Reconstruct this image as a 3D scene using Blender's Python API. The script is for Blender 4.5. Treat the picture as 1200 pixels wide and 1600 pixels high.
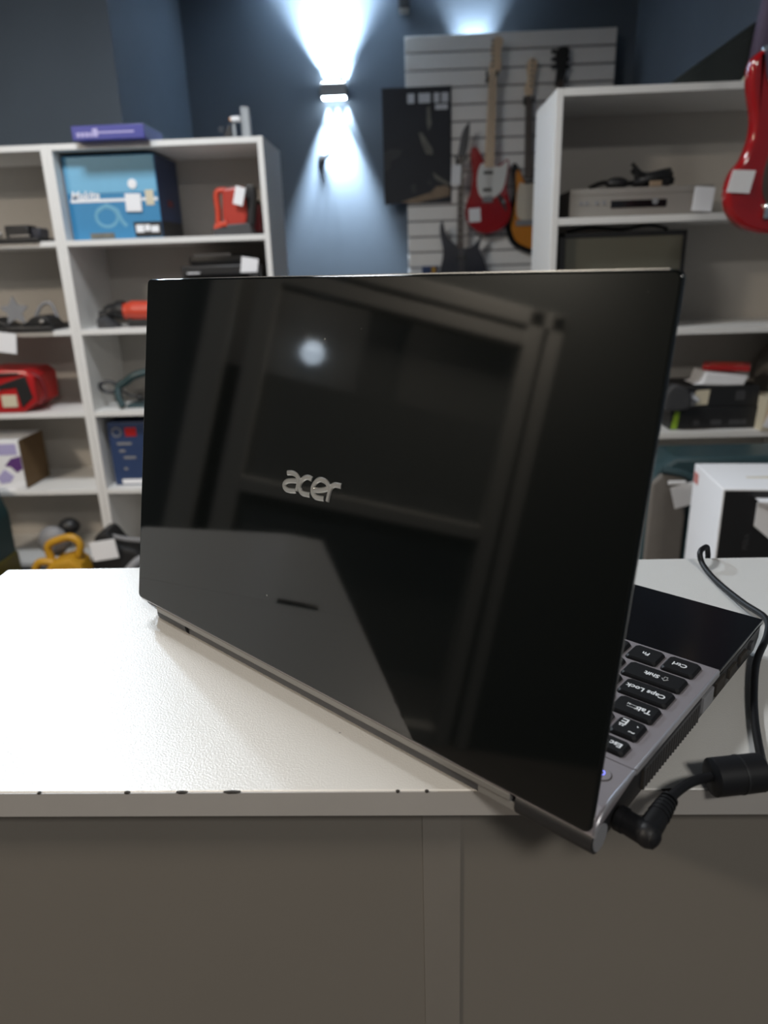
import bpy, bmesh, math, random
from mathutils import Vector, Matrix
random.seed(7)
S = bpy.context.scene
COL = S.collection
for o in list(bpy.data.objects):
    bpy.data.objects.remove(o, do_unlink=True)

# ------------------------------------------------------------------ camera
F = 1122.4                                   # focal length in pixels of a 1200x1600 frame
CAM = Vector((0, 0, 1.35752))
RT = Vector((0.99907248, 0.02996405, -0.03092461))
UPV = Vector((0.01941907, 0.32746782, 0.94466276))
FW = Vector((-0.03843274, 0.94438709, -0.32658221))
cd = bpy.data.cameras.new('camera'); cam = bpy.data.objects.new('camera', cd); COL.objects.link(cam)
cam.matrix_world = Matrix(((RT.x, UPV.x, -FW.x, CAM.x), (RT.y, UPV.y, -FW.y, CAM.y), (RT.z, UPV.z, -FW.z, CAM.z), (0, 0, 0, 1)))
cd.sensor_fit = 'VERTICAL'; cd.sensor_height = 36; cd.lens = 36 * F / 1600
cd.clip_start = 0.02
cd.dof.use_dof = True; cd.dof.focus_distance = 0.47; cd.dof.aperture_fstop = 7.2
S.camera = cam

# ------------------------------------------------------------------ world, exposure, room lights
w = bpy.data.worlds.new('world'); S.world = w; w.use_nodes = True
w.node_tree.nodes['Background'].inputs[0].default_value = (0.55, 0.65, 0.8, 1)
w.node_tree.nodes['Background'].inputs[1].default_value = 0.05
vs = S.view_settings
vs.view_transform = 'Standard'; vs.look = 'None'; vs.gamma = 1; vs.use_curve_mapping = False
vs.exposure = 0.53
CEIL = 2.9
COOL = (0.72, 0.86, 1.0); WARM = (1.0, 0.87, 0.72); NEUT = (0.90, 0.95, 1.0)
# ceiling lamps of the shop, the last of each side added as fill where noted: name, place, size, power, colour
LAMPS = [
    ('window', (-2.65, -0.55), 0.40, 70, WARM, 'square warm ceiling lamp near the glazed partition'),
    ('rear', (0.5, -1.5), 0.40, 26, (1.0, 0.97, 0.92), 'added square white fill lamp, unseen, at the rear of the shop'),  # added unseen lamp, fills the counter front and right wall
    ('mid', (-0.90, 1.58), 0.40, 28, NEUT, 'square neutral ceiling lamp between counter and left shelves'),
    ('side', (-3.85, 0.3), 0.40, 16, WARM, 'added square warm fill lamp, unseen, in the side room'),  # added unseen lamp, brightens the side room wall mirrored in the lid
]
for n, (lx, ly), sz, pw, c, lab in LAMPS:
    ld = bpy.data.lights.new('ceiling_lamp_light', 'AREA'); ld.shape = 'SQUARE'; ld.size = sz; ld.energy = pw; ld.color = c
    lo = bpy.data.objects.new('ceiling_lamp_light', ld); COL.objects.link(lo); lo.location = (lx, ly, CEIL - 0.045)
# track spotlight over the left shelves, aimed at the counter
SPOT_AT = Vector((-1.86, 3.15, 2.76)); SPOT_TO = Vector((-0.15, 0.45, 1.10))
ld = bpy.data.lights.new('track_spot_light', 'SPOT'); ld.energy = 130; ld.color = COOL; ld.spot_size = math.radians(62); ld.spot_blend = 0.6; ld.shadow_soft_size = 0.07
lo = bpy.data.objects.new('track_spot_light', ld); COL.objects.link(lo)
SPOT_DIR = (SPOT_TO - SPOT_AT).normalized(); lo.rotation_euler = SPOT_DIR.to_track_quat('-Z', 'Y').to_euler(); lo.location = SPOT_AT

# ------------------------------------------------------------------ helpers
def ray(x, y): return FW + RT * ((x - 600) / F) - UPV * ((y - 800) / F)
def ony(x, y, Y): d = ray(x, y); return CAM + d * (Y / d.y)          # photo pixel -> point on the vertical plane at depth Y
def onz(x, y, z): d = ray(x, y); return CAM + d * ((z - CAM.z) / d.z)

def mat(name, col, rough=0.5, metal=0.0, noise=0.0, nscale=30.0, bump=0.0, bscale=200.0, emit=None, estr=0, alpha=None, coat=0.0, spec=None, trans=0.0, ior=None):
    m = bpy.data.materials.new(name); m.use_nodes = True
    nt = m.node_tree; b = nt.nodes['Principled BSDF']
    b.inputs['Base Color'].default_value = (*col, 1); b.inputs['Roughness'].default_value = rough; b.inputs['Metallic'].default_value = metal
    if coat: b.inputs['Coat Weight'].default_value = coat; b.inputs['Coat Roughness'].default_value = 0.04
    if spec is not None: b.inputs['Specular IOR Level'].default_value = spec
    if ior: b.inputs['IOR'].default_value = ior
    if trans: b.inputs['Transmission Weight'].default_value = trans
    if emit: b.inputs['Emission Color'].default_value = (*emit, 1); b.inputs['Emission Strength'].default_value = estr
    if alpha is not None: b.inputs['Alpha'].default_value = alpha
    if noise or bump:
        tc = nt.nodes.new('ShaderNodeTexCoord')
    if noise:
        t = nt.nodes.new('ShaderNodeTexNoise'); t.inputs['Scale'].default_value = nscale; t.inputs['Detail'].default_value = 4
        nt.links.new(tc.outputs['Object'], t.inputs['Vector'])
        mx = nt.nodes.new('ShaderNodeMix'); mx.data_type = 'RGBA'
        mx.inputs[6].default_value = (*[max(0, c * (1 - noise)) for c in col], 1)
        mx.inputs[7].default_value = (*[min(1, c * (1 + noise)) for c in col], 1)
        nt.links.new(t.outputs[0], mx.inputs[0]); nt.links.new(mx.outputs[2], b.inputs['Base Color'])
    if bump:
        t2 = nt.nodes.new('ShaderNodeTexNoise'); t2.inputs['Scale'].default_value = bscale; t2.inputs['Detail'].default_value = 2
        nt.links.new(tc.outputs['Object'], t2.inputs['Vector'])
        bp = nt.nodes.new('ShaderNodeBump'); bp.inputs['Strength'].default_value = bump; bp.inputs['Distance'].default_value = 0.001
        nt.links.new(t2.outputs[0], bp.inputs['Height']); nt.links.new(bp.outputs[0], b.inputs['Normal'])
    return m

M = {}
def mm(k, *a, **kw): M[k] = mat(k, *a, **kw)
mm('wall_blue', (0.105, 0.132, 0.165), 0.75, noise=0.12, nscale=3, bump=0.25, bscale=60)
mm('side_wall', (0.20, 0.20, 0.20), 0.8, noise=0.1, nscale=2)
mm('wall_grey', (0.075, 0.08, 0.08), 0.8, noise=0.1, nscale=3)
mm('ceiling', (0.20, 0.22, 0.24), 0.9, noise=0.05)
mm('floor', (0.10, 0.09, 0.085), 0.5, noise=0.2, nscale=6)
mm('counter_white', (0.62, 0.605, 0.575), 0.27, noise=0.02, nscale=8, bump=0.22, bscale=900)
mm('counter_edge', (0.36, 0.34, 0.32), 0.45, noise=0.05)
mm('counter_front', (0.16, 0.145, 0.125), 0.45, noise=0.06, nscale=5)
mm('counter_post', (0.178, 0.162, 0.142), 0.45, noise=0.06)
mm('chip', (0.03, 0.025, 0.02), 0.9)
mm('shelf_white', (0.74, 0.73, 0.71), 0.45, noise=0.03)
mm('frame_grey', (0.30, 0.30, 0.29), 0.5)
mm('shelf_back', (0.50, 0.47, 0.43), 0.6, noise=0.03)
mm('slat', (0.82, 0.80, 0.77), 0.5, noise=0.03)
mm('slat_groove', (0.22, 0.21, 0.21), 0.6)
mm('lid', (0.0022, 0.0030, 0.0030), 0.05, coat=0.0, spec=0.5)
mm('silver', (0.42, 0.41, 0.43), 0.35, metal=0.6, noise=0.03, nscale=200)
mm('deck', (0.30, 0.272, 0.285), 0.42, metal=0.35, noise=0.04, nscale=300)
mm('grey_strip', (0.20, 0.195, 0.185), 0.4, metal=0.3)
mm('chrome', (0.75, 0.75, 0.76), 0.14, metal=1.0)
mm('logo', (0.50, 0.50, 0.485), 0.32, metal=0.9)
mm('black_gloss', (0.006, 0.006, 0.007), 0.12)
mm('black', (0.012, 0.012, 0.013), 0.45, noise=0.15)
mm('key', (0.007, 0.007, 0.0075), 0.55, noise=0.2, nscale=400, spec=0.25)
mm('rubber', (0.007, 0.007, 0.008), 0.5, noise=0.1, nscale=300, spec=0.3)
mm('screen', (0.01, 0.01, 0.012), 0.1)
mm('legend', (0.75, 0.75, 0.75), 0.6)
mm('led_blue', (0.1, 0.12, 0.6), 0.4, emit=(0.2, 0.22, 1.0), estr=1.2)
mm('dark_grey', (0.045, 0.045, 0.048), 0.5, noise=0.2, nscale=60)
mm('mid_grey', (0.22, 0.22, 0.23), 0.5, noise=0.1)
mm('paper', (0.82, 0.82, 0.84), 0.6)
mm('red', (0.42, 0.012, 0.014), 0.3, noise=0.08)
mm('red_gloss', (0.33, 0.007, 0.010), 0.10, coat=0.6, noise=0.05)
mm('red_tool', (0.42, 0.040, 0.026), 0.35, noise=0.08)
mm('orange_red', (0.55, 0.06, 0.03), 0.35, noise=0.08)
mm('maroon', (0.16, 0.01, 0.014), 0.4, noise=0.2)
mm('blue_box', (0.035, 0.22, 0.43), 0.45, noise=0.05)
mm('blue_light', (0.16, 0.42, 0.62), 0.4, noise=0.05)
mm('blue_print', (0.13, 0.35, 0.50), 0.5)
mm('teal_dark', (0.007, 0.034, 0.038), 0.45, noise=0.15)
mm('teal', (0.030, 0.062, 0.072), 0.4, noise=0.1)
mm('navy', (0.022, 0.045, 0.12), 0.45, noise=0.1)
mm('purple', (0.045, 0.05, 0.27), 0.4, noise=0.05)
mm('lilac', (0.42, 0.38, 0.62), 0.5)
mm('violet', (0.11, 0.04, 0.18), 0.5)
mm('brown', (0.13, 0.075, 0.03), 0.7, noise=0.15)
mm('yellow_tool', (0.50, 0.26, 0.015), 0.4, noise=0.1)
mm('olive', (0.10, 0.08, 0.012), 0.5, noise=0.2)
mm('green', (0.22, 0.36, 0.02), 0.5)
mm('pale_green', (0.42, 0.50, 0.36), 0.5)
mm('wedge', (0.013, 0.018, 0.017), 0.55, noise=0.2)
mm('pale_red', (0.55, 0.20, 0.18), 0.5)
mm('cream', (0.62, 0.56, 0.42), 0.55, noise=0.05)
mm('amber', (0.45, 0.18, 0.02), 0.4)
mm('cardgrey', (0.17, 0.155, 0.14), 0.7, noise=0.1)
mm('maple', (0.72, 0.54, 0.36), 0.35, noise=0.12, nscale=40)
mm('rosewood', (0.07, 0.05, 0.042), 0.5, noise=0.2, nscale=40)
mm('pearl', (0.68, 0.68, 0.66), 0.3)
mm('ivory', (0.60, 0.54, 0.44), 0.35)
mm('sun_orange', (0.55, 0.20, 0.02), 0.2)
mm('gunmetal', (0.035, 0.036, 0.046), 0.28, noise=0.15)
mm('monitor_screen', (0.145, 0.14, 0.105), 0.35)
mm('steel', (0.34, 0.315, 0.285), 0.35, metal=0.4, noise=0.05)
mm('poster', (0.010, 0.012, 0.018), 0.6, noise=0.5, nscale=6)
mm('poster_smoke', (0.032, 0.032, 0.034), 0.6, noise=0.4, nscale=20)
mm('poster_skin', (0.24, 0.17, 0.11), 0.6, noise=0.4, nscale=20)
mm('poster_pale', (0.13, 0.125, 0.105), 0.6, noise=0.6, nscale=25)
mm('poster_text', (0.6, 0.61, 0.64), 0.5)
mm('acrylic', (0.75, 0.78, 0.80), 0.1, alpha=0.35)
mm('glass', (0.9, 0.95, 0.95), 0.02, alpha=0.08)
mm('lamp_white', (0.8, 0.8, 0.8), 0.4)
mm('lamp_glow', (1, 1, 1), 0.5, emit=(0.80, 0.92, 1.0), estr=14)
mm('lamp_dim', (1, 1, 1), 0.5, emit=(0.80, 0.92, 1.0), estr=2.5)
mm('diffuser', (0.8, 0.8, 0.8), 0.5, emit=(1.0, 0.95, 0.88), estr=2.0)

def dust(m):
    nt = m.node_tree; b = nt.nodes['Principled BSDF']; tc = nt.nodes.new('ShaderNodeTexCoord')
    v = nt.nodes.new('ShaderNodeTexVoronoi'); v.inputs['Scale'].default_value = 70
    n = nt.nodes.new('ShaderNodeTexNoise'); n.inputs['Scale'].default_value = 14
    nt.links.new(tc.outputs['Object'], v.inputs['Vector']); nt.links.new(tc.outputs['Object'], n.inputs['Vector'])
    sz = nt.nodes.new('ShaderNodeMapRange'); sz.inputs[1].default_value = 0.45; sz.inputs[2].default_value = 0.75; sz.inputs[3].default_value = 0.0; sz.inputs[4].default_value = 0.055
    nt.links.new(n.outputs[0], sz.inputs[0])
    c = nt.nodes.new('ShaderNodeMath'); c.operation = 'LESS_THAN'; nt.links.new(v.outputs['Distance'], c.inputs[0]); nt.links.new(sz.outputs[0], c.inputs[1])
    mx = nt.nodes.new('ShaderNodeMix'); mx.data_type = 'RGBA'; mx.inputs[6].default_value = b.inputs['Base Color'].default_value; mx.inputs[7].default_value = (0.16, 0.16, 0.15, 1)
    nt.links.new(c.outputs[0], mx.inputs[0]); nt.links.new(mx.outputs[2], b.inputs['Base Color'])
dust(M['lid'])

class MB:
    """collects shapes and links them as one mesh object"""
    def __init__(s): s.bm = bmesh.new(); s.flat = False
    def _bevel(s, vs, bev, seg=2):
        if bev > 0:
            s.flat = True
            es = {e for v in vs for e in v.link_edges}
            bmesh.ops.bevel(s.bm, geom=list(es), offset=bev, segments=seg, affect='EDGES', profile=0.5)
    def box(s, c, sz, bev=0, rot=None, seg=2):
        r = bmesh.ops.create_cube(s.bm, size=1); vs = r['verts']
        mt = Matrix.Translation(Vector(c)) @ (rot.to_4x4() if rot else Matrix()) @ Matrix.Diagonal((*sz, 1))
        bmesh.ops.transform(s.bm, matrix=mt, verts=vs); s._bevel(vs, bev, seg); return s
    def bb(s, a, b, bev=0, seg=2):
        return s.box([(a[i] + b[i]) / 2 for i in range(3)], [abs(b[i] - a[i]) for i in range(3)], bev, seg=seg)
    def prism(s, pts, d0, d1, axis='y', bev=0, seg=2):
        """2-D outline (u,v) extruded from d0 to d1; axis y: (u,d,v), z: (u,v,d), x: (d,u,v)"""
        f = {'y': lambda u, v, d: (u, d, v), 'z': lambda u, v, d: (u, v, d), 'x': lambda u, v, d: (d, u, v)}[axis]
        A = [s.bm.verts.new(f(u, v, d0)) for u, v in pts]; B = [s.bm.verts.new(f(u, v, d1)) for u, v in pts]
        n = len(pts); fs = [s.bm.faces.new(A), s.bm.faces.new(B[::-1])]
        for i in range(n): fs.append(s.bm.faces.new((A[i], B[i], B[(i + 1) % n], A[(i + 1) % n])))
        bmesh.ops.recalc_face_normals(s.bm, faces=fs)
        if bev > 0:
            s.flat = True
            es = set(fs[0].edges) | set(fs[1].edges)
            bmesh.ops.bevel(s.bm, geom=list(es), offset=bev, segments=seg, affect='EDGES', profile=0.5)
        return s
    def tube(s, pts, r, seg=8, closed=False):
        pts = [Vector(p) for p in pts]; n = len(pts); rr = r if isinstance(r, (list, tuple)) else [r] * n
        rings = []; prev = None
        for i, p in enumerate(pts):
            a = pts[(i - 1) % n] if closed or i > 0 else p; b = pts[(i + 1) % n] if closed or i < n - 1 else p
            t = (b - a).normalized()
            if prev is None:
                prev = t.orthogonal().normalized()
            prev = (prev - t * prev.dot(t)).normalized(); q = t.cross(prev)
            rings.append([s.bm.verts.new(p + prev * (rr[i] * math.cos(2 * math.pi * k / seg)) + q * (rr[i] * math.sin(2 * math.pi * k / seg))) for k in range(seg)])
        m = n if closed else n - 1
        for i in range(m):
            A, B = rings[i], rings[(i + 1) % n]
            for k in range(seg): s.bm.faces.new((A[k], A[(k + 1) % seg], B[(k + 1) % seg], B[k]))
        if not closed: s.bm.faces.new(rings[0][::-1]); s.bm.faces.new(rings[-1])
        return s
    def ball(s, c, sz, seg=12, rot=None):
        r = bmesh.ops.create_uvsphere(s.bm, u_segments=seg, v_segments=max(6, seg // 2 + 2), radius=1)
        bmesh.ops.transform(s.bm, matrix=Matrix.Translation(Vector(c)) @ (rot.to_4x4() if rot else Matrix()) @ Matrix.Diagonal((*sz, 1)), verts=r['verts']); return s
    def build(s, name, m, parent=None, smooth=True):
        bmesh.ops.recalc_face_normals(s.bm, faces=s.bm.faces[:])
        me = bpy.data.meshes.new(name); s.bm.to_mesh(me); s.bm.free()
        me.materials.append(M[m] if isinstance(m, str) else m)
        if smooth:
            me.polygons.foreach_set('use_smooth', [True] * len(me.polygons)); me.set_sharp_from_angle(angle=math.radians(38))
            if s.flat:
                ar = [p.area for p in me.polygons]; mx = max(ar) * 0.12
                me.polygons.foreach_set('use_smooth', [a < mx for a in ar])
        o = bpy.data.objects.new(name, me); COL.objects.link(o)
        if parent: o.parent = parent
        return o

def spline(pts, n=6, closed=False):
    pts = [Vector(p) for p in pts]; out = []; N = len(pts)
    rng = range(N) if closed else range(N - 1)
    for i in rng:
        g = lambda k: pts[k % N] if closed else pts[max(0, min(N - 1, k))]
        a, b, c, d = g(i - 1), g(i), g(i + 1), g(i + 2)
        for j in range(n):
            t = j / n
            out.append(0.5 * ((2 * b) + (c - a) * t + (2 * a - 5 * b + 4 * c - d) * t * t + (3 * b - a - 3 * c + d) * t ** 3))
    if not closed: out.append(pts[-1])
    return out
def sp2(pts, n=4, closed=True): return [(v.x, v.y) for v in spline([(a, b, 0) for a, b in pts], n, closed)]

def tag(o, label=None, cat=None, group=None, kind=None):
    if label: o['label'] = label
    if cat: o['category'] = cat
    if group: o['group'] = group
    if kind: o['kind'] = kind
    return o
def thing(name, label, cat, loc=(0, 0, 0), rz=0.0, group=None):
    o = bpy.data.objects.new(name, None); COL.objects.link(o); o.empty_display_size = 0.05
    o.location = loc; o.rotation_euler = (0, 0, rz); return tag(o, label, cat, group)
def struct(name, mb, m): return tag(mb.build(name, m), kind='structure')

def text_mesh(name, body, size, depth, m, parent, loc, rot, align='CENTER', shear=0.0, bold=0.0):
    c = bpy.data.curves.new('txt', 'FONT'); c.body = body; c.size = size; c.extrude = depth; c.align_x = align; c.align_y = 'CENTER'; c.shear = shear; c.offset = bold; c.resolution_u = 3
    t = bpy.data.objects.new('txt', c); COL.objects.link(t)
    dg = bpy.context.evaluated_depsgraph_get(); me = bpy.data.meshes.new_from_object(t.evaluated_get(dg)); me.name = name
    bpy.data.objects.remove(t, do_unlink=True)
    me.materials.clear(); me.materials.append(M[m])
    o = bpy.data.objects.new(name, me); COL.objects.link(o); o.parent = parent; o.location = loc; o.rotation_euler = rot; return o
FRONT = (math.pi / 2, 0, 0)           # lettering that faces the camera side (-y)

# ------------------------------------------------------------------ the room
BW = 4.80                              # back wall
struct('floor', MB().bb((-3.2, -2.7, -0.05), (1.6, 5.0, 0)), 'floor')
struct('ceiling', MB().bb((-3.2, -2.7, CEIL), (1.6, 5.0, CEIL + 0.05)), 'ceiling')
struct('wall_back', MB().bb((-3.2, BW, 0), (1.6, BW + 0.1, CEIL)), 'wall_blue')
PX = ony(180, 100, 3.62).x
struct('wall_left_pier', MB().bb((-3.0, 3.62, 0), (PX, BW, CEIL)), 'wall_blue')
struct('wall_right', MB().bb((1.33, -2.6, 0), (1.43, BW, CEIL)), 'wall_blue')
struct('wall_rear', MB().bb((-3.0, -2.6, 0), (1.33, -2.5, CEIL)), 'wall_grey')
# left wall with the opening of the glazed partition
DY0, DY1, DZ = -0.78, 0.86, 2.16
struct('wall_left', MB().bb((-3.1, -2.6, 0), (-3.0, DY0, CEIL)).bb((-3.1, DY1, 0), (-3.0, BW, CEIL)).bb((-3.1, DY0, DZ), (-3.0, DY1, CEIL)), 'wall_grey')
struct('wall_side_room_far', MB().bb((-4.6, -2.0, 0), (-4.5, 2.0, CEIL)), 'side_wall')
struct('wall_side_room_near', MB().bb((-4.6, -2.1, 0), (-3.1, -2.0, CEIL)), 'side_wall')
struct('wall_side_room_end', MB().bb((-4.6, 2.0, 0), (-3.1, 2.1, CEIL)), 'side_wall')
struct('ceiling_side_room', MB().bb((-4.6, -2.1, CEIL), (-3.2, 2.1, CEIL + 0.05)), 'ceiling')
struct('floor_side_room', MB().bb((-4.6, -2.1, -0.05), (-3.2, 2.1, 0)), 'floor')
win = struct('window_1', MB().bb((-3.06, -0.60, 1.10), (-3.052, 0.56, 2.00)), 'glass')
tag(MB().bb((-3.06, -0.60, 0.08), (-3.052, 0.56, 1.03)).build('lower_pane', 'glass', win))
for n, a, b in [('post', (DY0, 0.0), (DY0 + 0.07, DZ)), ('post', (DY0 + 0.10, 0.0), (DY0 + 0.18, DZ)), ('post', (0.56, 0.0), (0.66, DZ)), ('post', (DY1 - 0.12, 0.0), (DY1, DZ)),
                ('top_rail', (DY0, 2.08), (DY1, DZ)), ('top_rail', (-0.6, 1.98), (0.56, 2.05)), ('middle_rail', (-0.6, 1.03), (0.56, 1.10)), ('bottom_rail', (-0.6, 0), (0.56, 0.08))]:
    MB().bb((-3.09, a[0], a[1]), (-2.97, b[0], b[1]), 0.006).build(n, 'frame_grey', win)

t = thing('dark_cupboard', 'tall dark cupboard in the side room behind the glazing', 'cupboard', (-4.498, -1.25, 0))
MB().bb((0.001, 0, 0), (.35, 2.1, 1.70), .004).build('cupboard_body', 'dark_grey', t)
for k in range(3): MB().bb((.351, .01 + .70 * k, .04), (.368, .69 + .70 * k, 1.69), .003).build('cupboard_door', 'black', t)
t = thing('dark_strip', 'narrow dark banner added on the side room cupboard for the lid reflection', 'strip', (-4.42, -0.20, 1.7005))  # added dark strip, gives the dark upright mirrored in the lid
MB().bb((-.02, 0, 0), (.0, .22, 1.0), .003).build('strip_sheet', 'dark_grey', t); MB().bb((-.05, .02, 0), (.03, .20, .02), .003).build('strip_foot', 'black', t)
t = thing('wall_lamp', 'small white wall lamp in the side room above the dark cupboard', 'lamp', (-4.5, 0.34, 1.97))
MB().bb((0.001, -.06, -.03), (.09, .06, .03), .004).build('lamp_housing', 'lamp_white', t)
MB().bb((.01, -.052, .0302), (.08, .052, .034)).build('upper_lens', 'lamp_dim', t); MB().bb((.01, -.052, -.034), (.08, .052, -.0302)).build('lower_lens', 'lamp_dim', t)
d = bpy.data.lights.new('wall_lamp_glow', 'POINT'); d.energy = 1.4; d.color = COOL; d.shadow_soft_size = .075
o = bpy.data.objects.new('wall_lamp_glow', d); COL.objects.link(o); o.location = (-4.33, 0.34, 1.90)

# ceiling lamp housings (the lights themselves are set at the top)
for n, (lx, ly), sz, pw, c, lab in LAMPS:
    t = thing('ceiling_lamp', lab, 'lamp', (lx, ly, CEIL))
    h = sz / 2 + 0.03
    MB().bb((-h, -h, -0.03), (h, h, 0), 0.008).build('housing', 'lamp_white', t)
    MB().bb((-sz / 2, -sz / 2, -0.038), (sz / 2, sz / 2, -0.03), 0.003).build('diffuser', 'diffuser', t)

t = thing('track_spotlight', 'white track spotlight on the ceiling aimed at the counter', 'lamp', (SPOT_AT.x, SPOT_AT.y, CEIL))
MB().bb((-.03, -.15, -.02), (.03, .15, 0), .003).build('track', 'lamp_white', t)
hd = SPOT_AT - Vector((SPOT_AT.x, SPOT_AT.y, CEIL)); bk = hd - SPOT_DIR * .16
MB().tube([(0, 0, -.02), bk + SPOT_DIR * .06], .008, 8).build('arm', 'lamp_white', t)
MB().tube([bk, bk + SPOT_DIR * .02, hd - SPOT_DIR * .085], [.03, .075, .085], 20).build('lamp_head', 'lamp_white', t)

# ------------------------------------------------------------------ counter
ZC = 1.10
CY0, CY1, CX0, CX1 = 0.3032, 0.6014, -0.3755, 1.30
ct = thing('reception_counter', 'white-topped counter with grey front that the laptop stands on', 'counter', (0, 0, 0))
top = MB().bb((CX0, CY0 + 0.0008, ZC - 0.0155), (CX1, CY1, ZC), 0.0006, 1).build('counter_top', 'counter_white', ct)
MB().bb((CX0, CY0, ZC - 0.0155), (CX1, CY0 + 0.001, ZC - 0.0006)).build('edge_band', 'counter_edge', top)
for xx, ww in [(-0.1535, .003), (-0.126, .006), (-0.101, .009), (-0.011, .002), (0.004, .002), (0.100, .003), (0.1245, .009), (-0.20, .002)]:
    MB().prism([(xx, ZC - 0.0002), (xx + ww * .3, ZC - 0.0011), (xx + ww * .8, ZC - 0.0009), (xx + ww, ZC - 0.0002), (xx + ww * .5, ZC + 0.0002)], CY0 - 0.0002, CY0 + 0.0012).build('chip', 'chip', top)
for xx, yy, ww in [(0.035, .335, .004), (-0.02, .37, .0025), (-0.045, .352, .0015), (0.0, .40, .0018)]:
    MB().prism([(xx, yy), (xx + ww, yy + ww * .3), (xx + ww * .8, yy + ww * .6), (xx + ww * .2, yy + ww * .5)], ZC - 0.0002, ZC + 0.0001, 'z').build('scratch', 'mid_grey', top)
MB().bb((CX0 + 0.01, CY0 + 0.02, 0), (0.0026, CY0 + 0.036, ZC - 0.0155)).build('front_panel', 'counter_front', ct)
MB().bb((0.0238, CY0 + 0.02, 0), (CX1, CY0 + 0.036, ZC - 0.0155)).build('front_panel', 'counter_front', ct)
MB().bb((0.0026, CY0 + 0.0192, 0), (0.0238, CY1 - 0.03, ZC - 0.0155)).build('divider_board', 'counter_post', ct)
MB().bb((CX0 + 0.01, CY1 - 0.03, 0), (CX1, CY1 - 0.014, ZC - 0.0155)).build('back_panel', 'counter_front', ct)
MB().bb((CX0 + 0.01, CY0 + 0.036, 0), (CX0 + 0.026, CY1 - 0.03, ZC - 0.0155)).build('end_panel', 'counter_front', ct)
c2 = thing('side_counter', 'white side counter with angled end adjoining the laptop counter', 'counter', (0, 0, 0))
MB().prism([(CX0 - 0.0025, CY0), (CX0 - 0.0025, 0.588), (-0.735, 0.588), (-1.02, 0.37), (-1.02, CY0)], ZC - 0.0165, ZC - 0.0005, 'z').build('counter_top', 'counter_white', c2)
MB().prism([(CX0 - 0.03, CY0 + 0.02), (CX0 - 0.03, 0.55), (-0.71, 0.55), (-0.98, 0.35), (-0.98, CY0 + 0.02)], 0, ZC - 0.0165, 'z').build('base_cabinet', 'counter_front', c2)
MB().bb((CX0 - 0.012, 0.345, ZC - 0.001), (CX0 + 0.0, 0.388, ZC + 0.003), 0.001).build('cable_grommet', 'black', c2)

# ------------------------------------------------------------------ laptop
W_, D_, ZD = 0.381, 0.243, 0.026
LO = Vector((0.07496511, 0.25238648, ZC)); LYAW = math.radians(139.3307)
lap = thing('laptop', 'glossy black laptop with silver lid lettering and half-open lid', 'laptop', LO, LYAW)
def lw(x, y, z):      # laptop-local -> world
    c, s = math.cos(LYAW), math.sin(LYAW); return Vector((LO.x + c * x - s * y, LO.y + s * x + c * y, LO.z + z))
# side profile (y,z) of the base: hinge at y=0, front at y=-D
base = MB().prism([(-0.012, 0.004), (-0.235, 0.005), (-D_ + 0.001, 0.012), (-D_, 0.0225), (-0.010, 0.0225), (-0.006, 0.012)], 0.0012, W_ - 0.0012, 'x', 0.0008).build('base_body', 'black', lap)
deck = MB().prism([(-0.1598, 0.0222), (-0.1598, ZD), (-0.0449, ZD), (-0.0449, 0.0222)], 0, W_, 'x', 0.0007).build('keyboard_deck', 'deck', lap)
MB().prism([(-0.0443, 0.0222), (-0.0443, ZD), (-0.012, ZD), (-0.005, ZD - .002), (-0.0025, ZD - 0.006), (-0.0025, 0.0165), (-0.012, 0.0165)], 0, W_, 'x', 0.0007).build('hinge_deck', 'deck', lap)
MB().prism([(-D_, 0.0222), (-D_, ZD - 0.0012), (-D_ + 0.0015, ZD), (-0.1604, ZD), (-0.1604, 0.0222)], 0, W_, 'x', 0.0005).build('palm_rest', 'black_gloss', lap)
MB().bb((0.14, -0.235, ZD - 0.0002), (0.24, -0.172, ZD + 0.0003), 0.0001).build('touchpad', 'black', lap)
# silver rim along the left and right edges of the deck
for xr in (-0.0006, W_ - 0.0009):
    MB().bb((xr, -0.158, ZD - 0.0032), (xr + 0.0015, -0.0452, ZD + 0.0004), 0.0004).build('edge_rim', 'silver', lap)
    MB().tube(spline([(xr + .0007, -0.0440, ZD - .0006), (xr + .0007, -0.022, ZD - .0006), (xr + .0007, -0.012, ZD - 0.002), (xr + .0007, -0.006, ZD - 0.006), (xr + .0007, -0.0045, ZD - 0.011)], 5), 0.0011, 8).build('edge_rim', 'silver', lap)
# hinge barrels with end caps
for x0, x1, xc in ((0.0, 0.040, -0.0004), (W_ - 0.060, W_ - 0.022, W_ - 0.0222)):
    hb = MB().tube([(x0 + 0.0003, -0.0105, 0.0105), (x1, -0.0105, 0.0105)], 0.0080, 24).build('hinge_barrel', 'black', lap)
    MB().tube([(xc, -0.0105, 0.0105), (xc + 0.0006, -0.0105, 0.0105)], 0.0066, 24).build('hinge_cap', 'mid_grey', hb)
# rear of the base below the lid
MB().bb((0.042, -0.0090, 0.0118), (W_ - 0.022, -0.0020, 0.0165), 0.001).build('rear_strip', 'grey_strip', lap)
MB().bb((0.012, -0.0125, 0.0045), (W_ - 0.024, -0.0050, 0.0118), 0.001).build('rear_skirt', 'dark_grey', lap)
MB().bb((0.040, -0.0048, 0.0062), (0.062, -0.0036, 0.0112), 0.0005).build('rear_label', 'grey_strip', lap)
for fx in (0.05, W_ - 0.05):
    for fy in (-0.035, -0.215):
        MB().bb((fx - 0.018, fy - 0.004, 0.0), (fx + 0.018, fy + 0.004, 0.0052), 0.0008).build('rubber_foot', 'rubber', lap)
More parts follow.
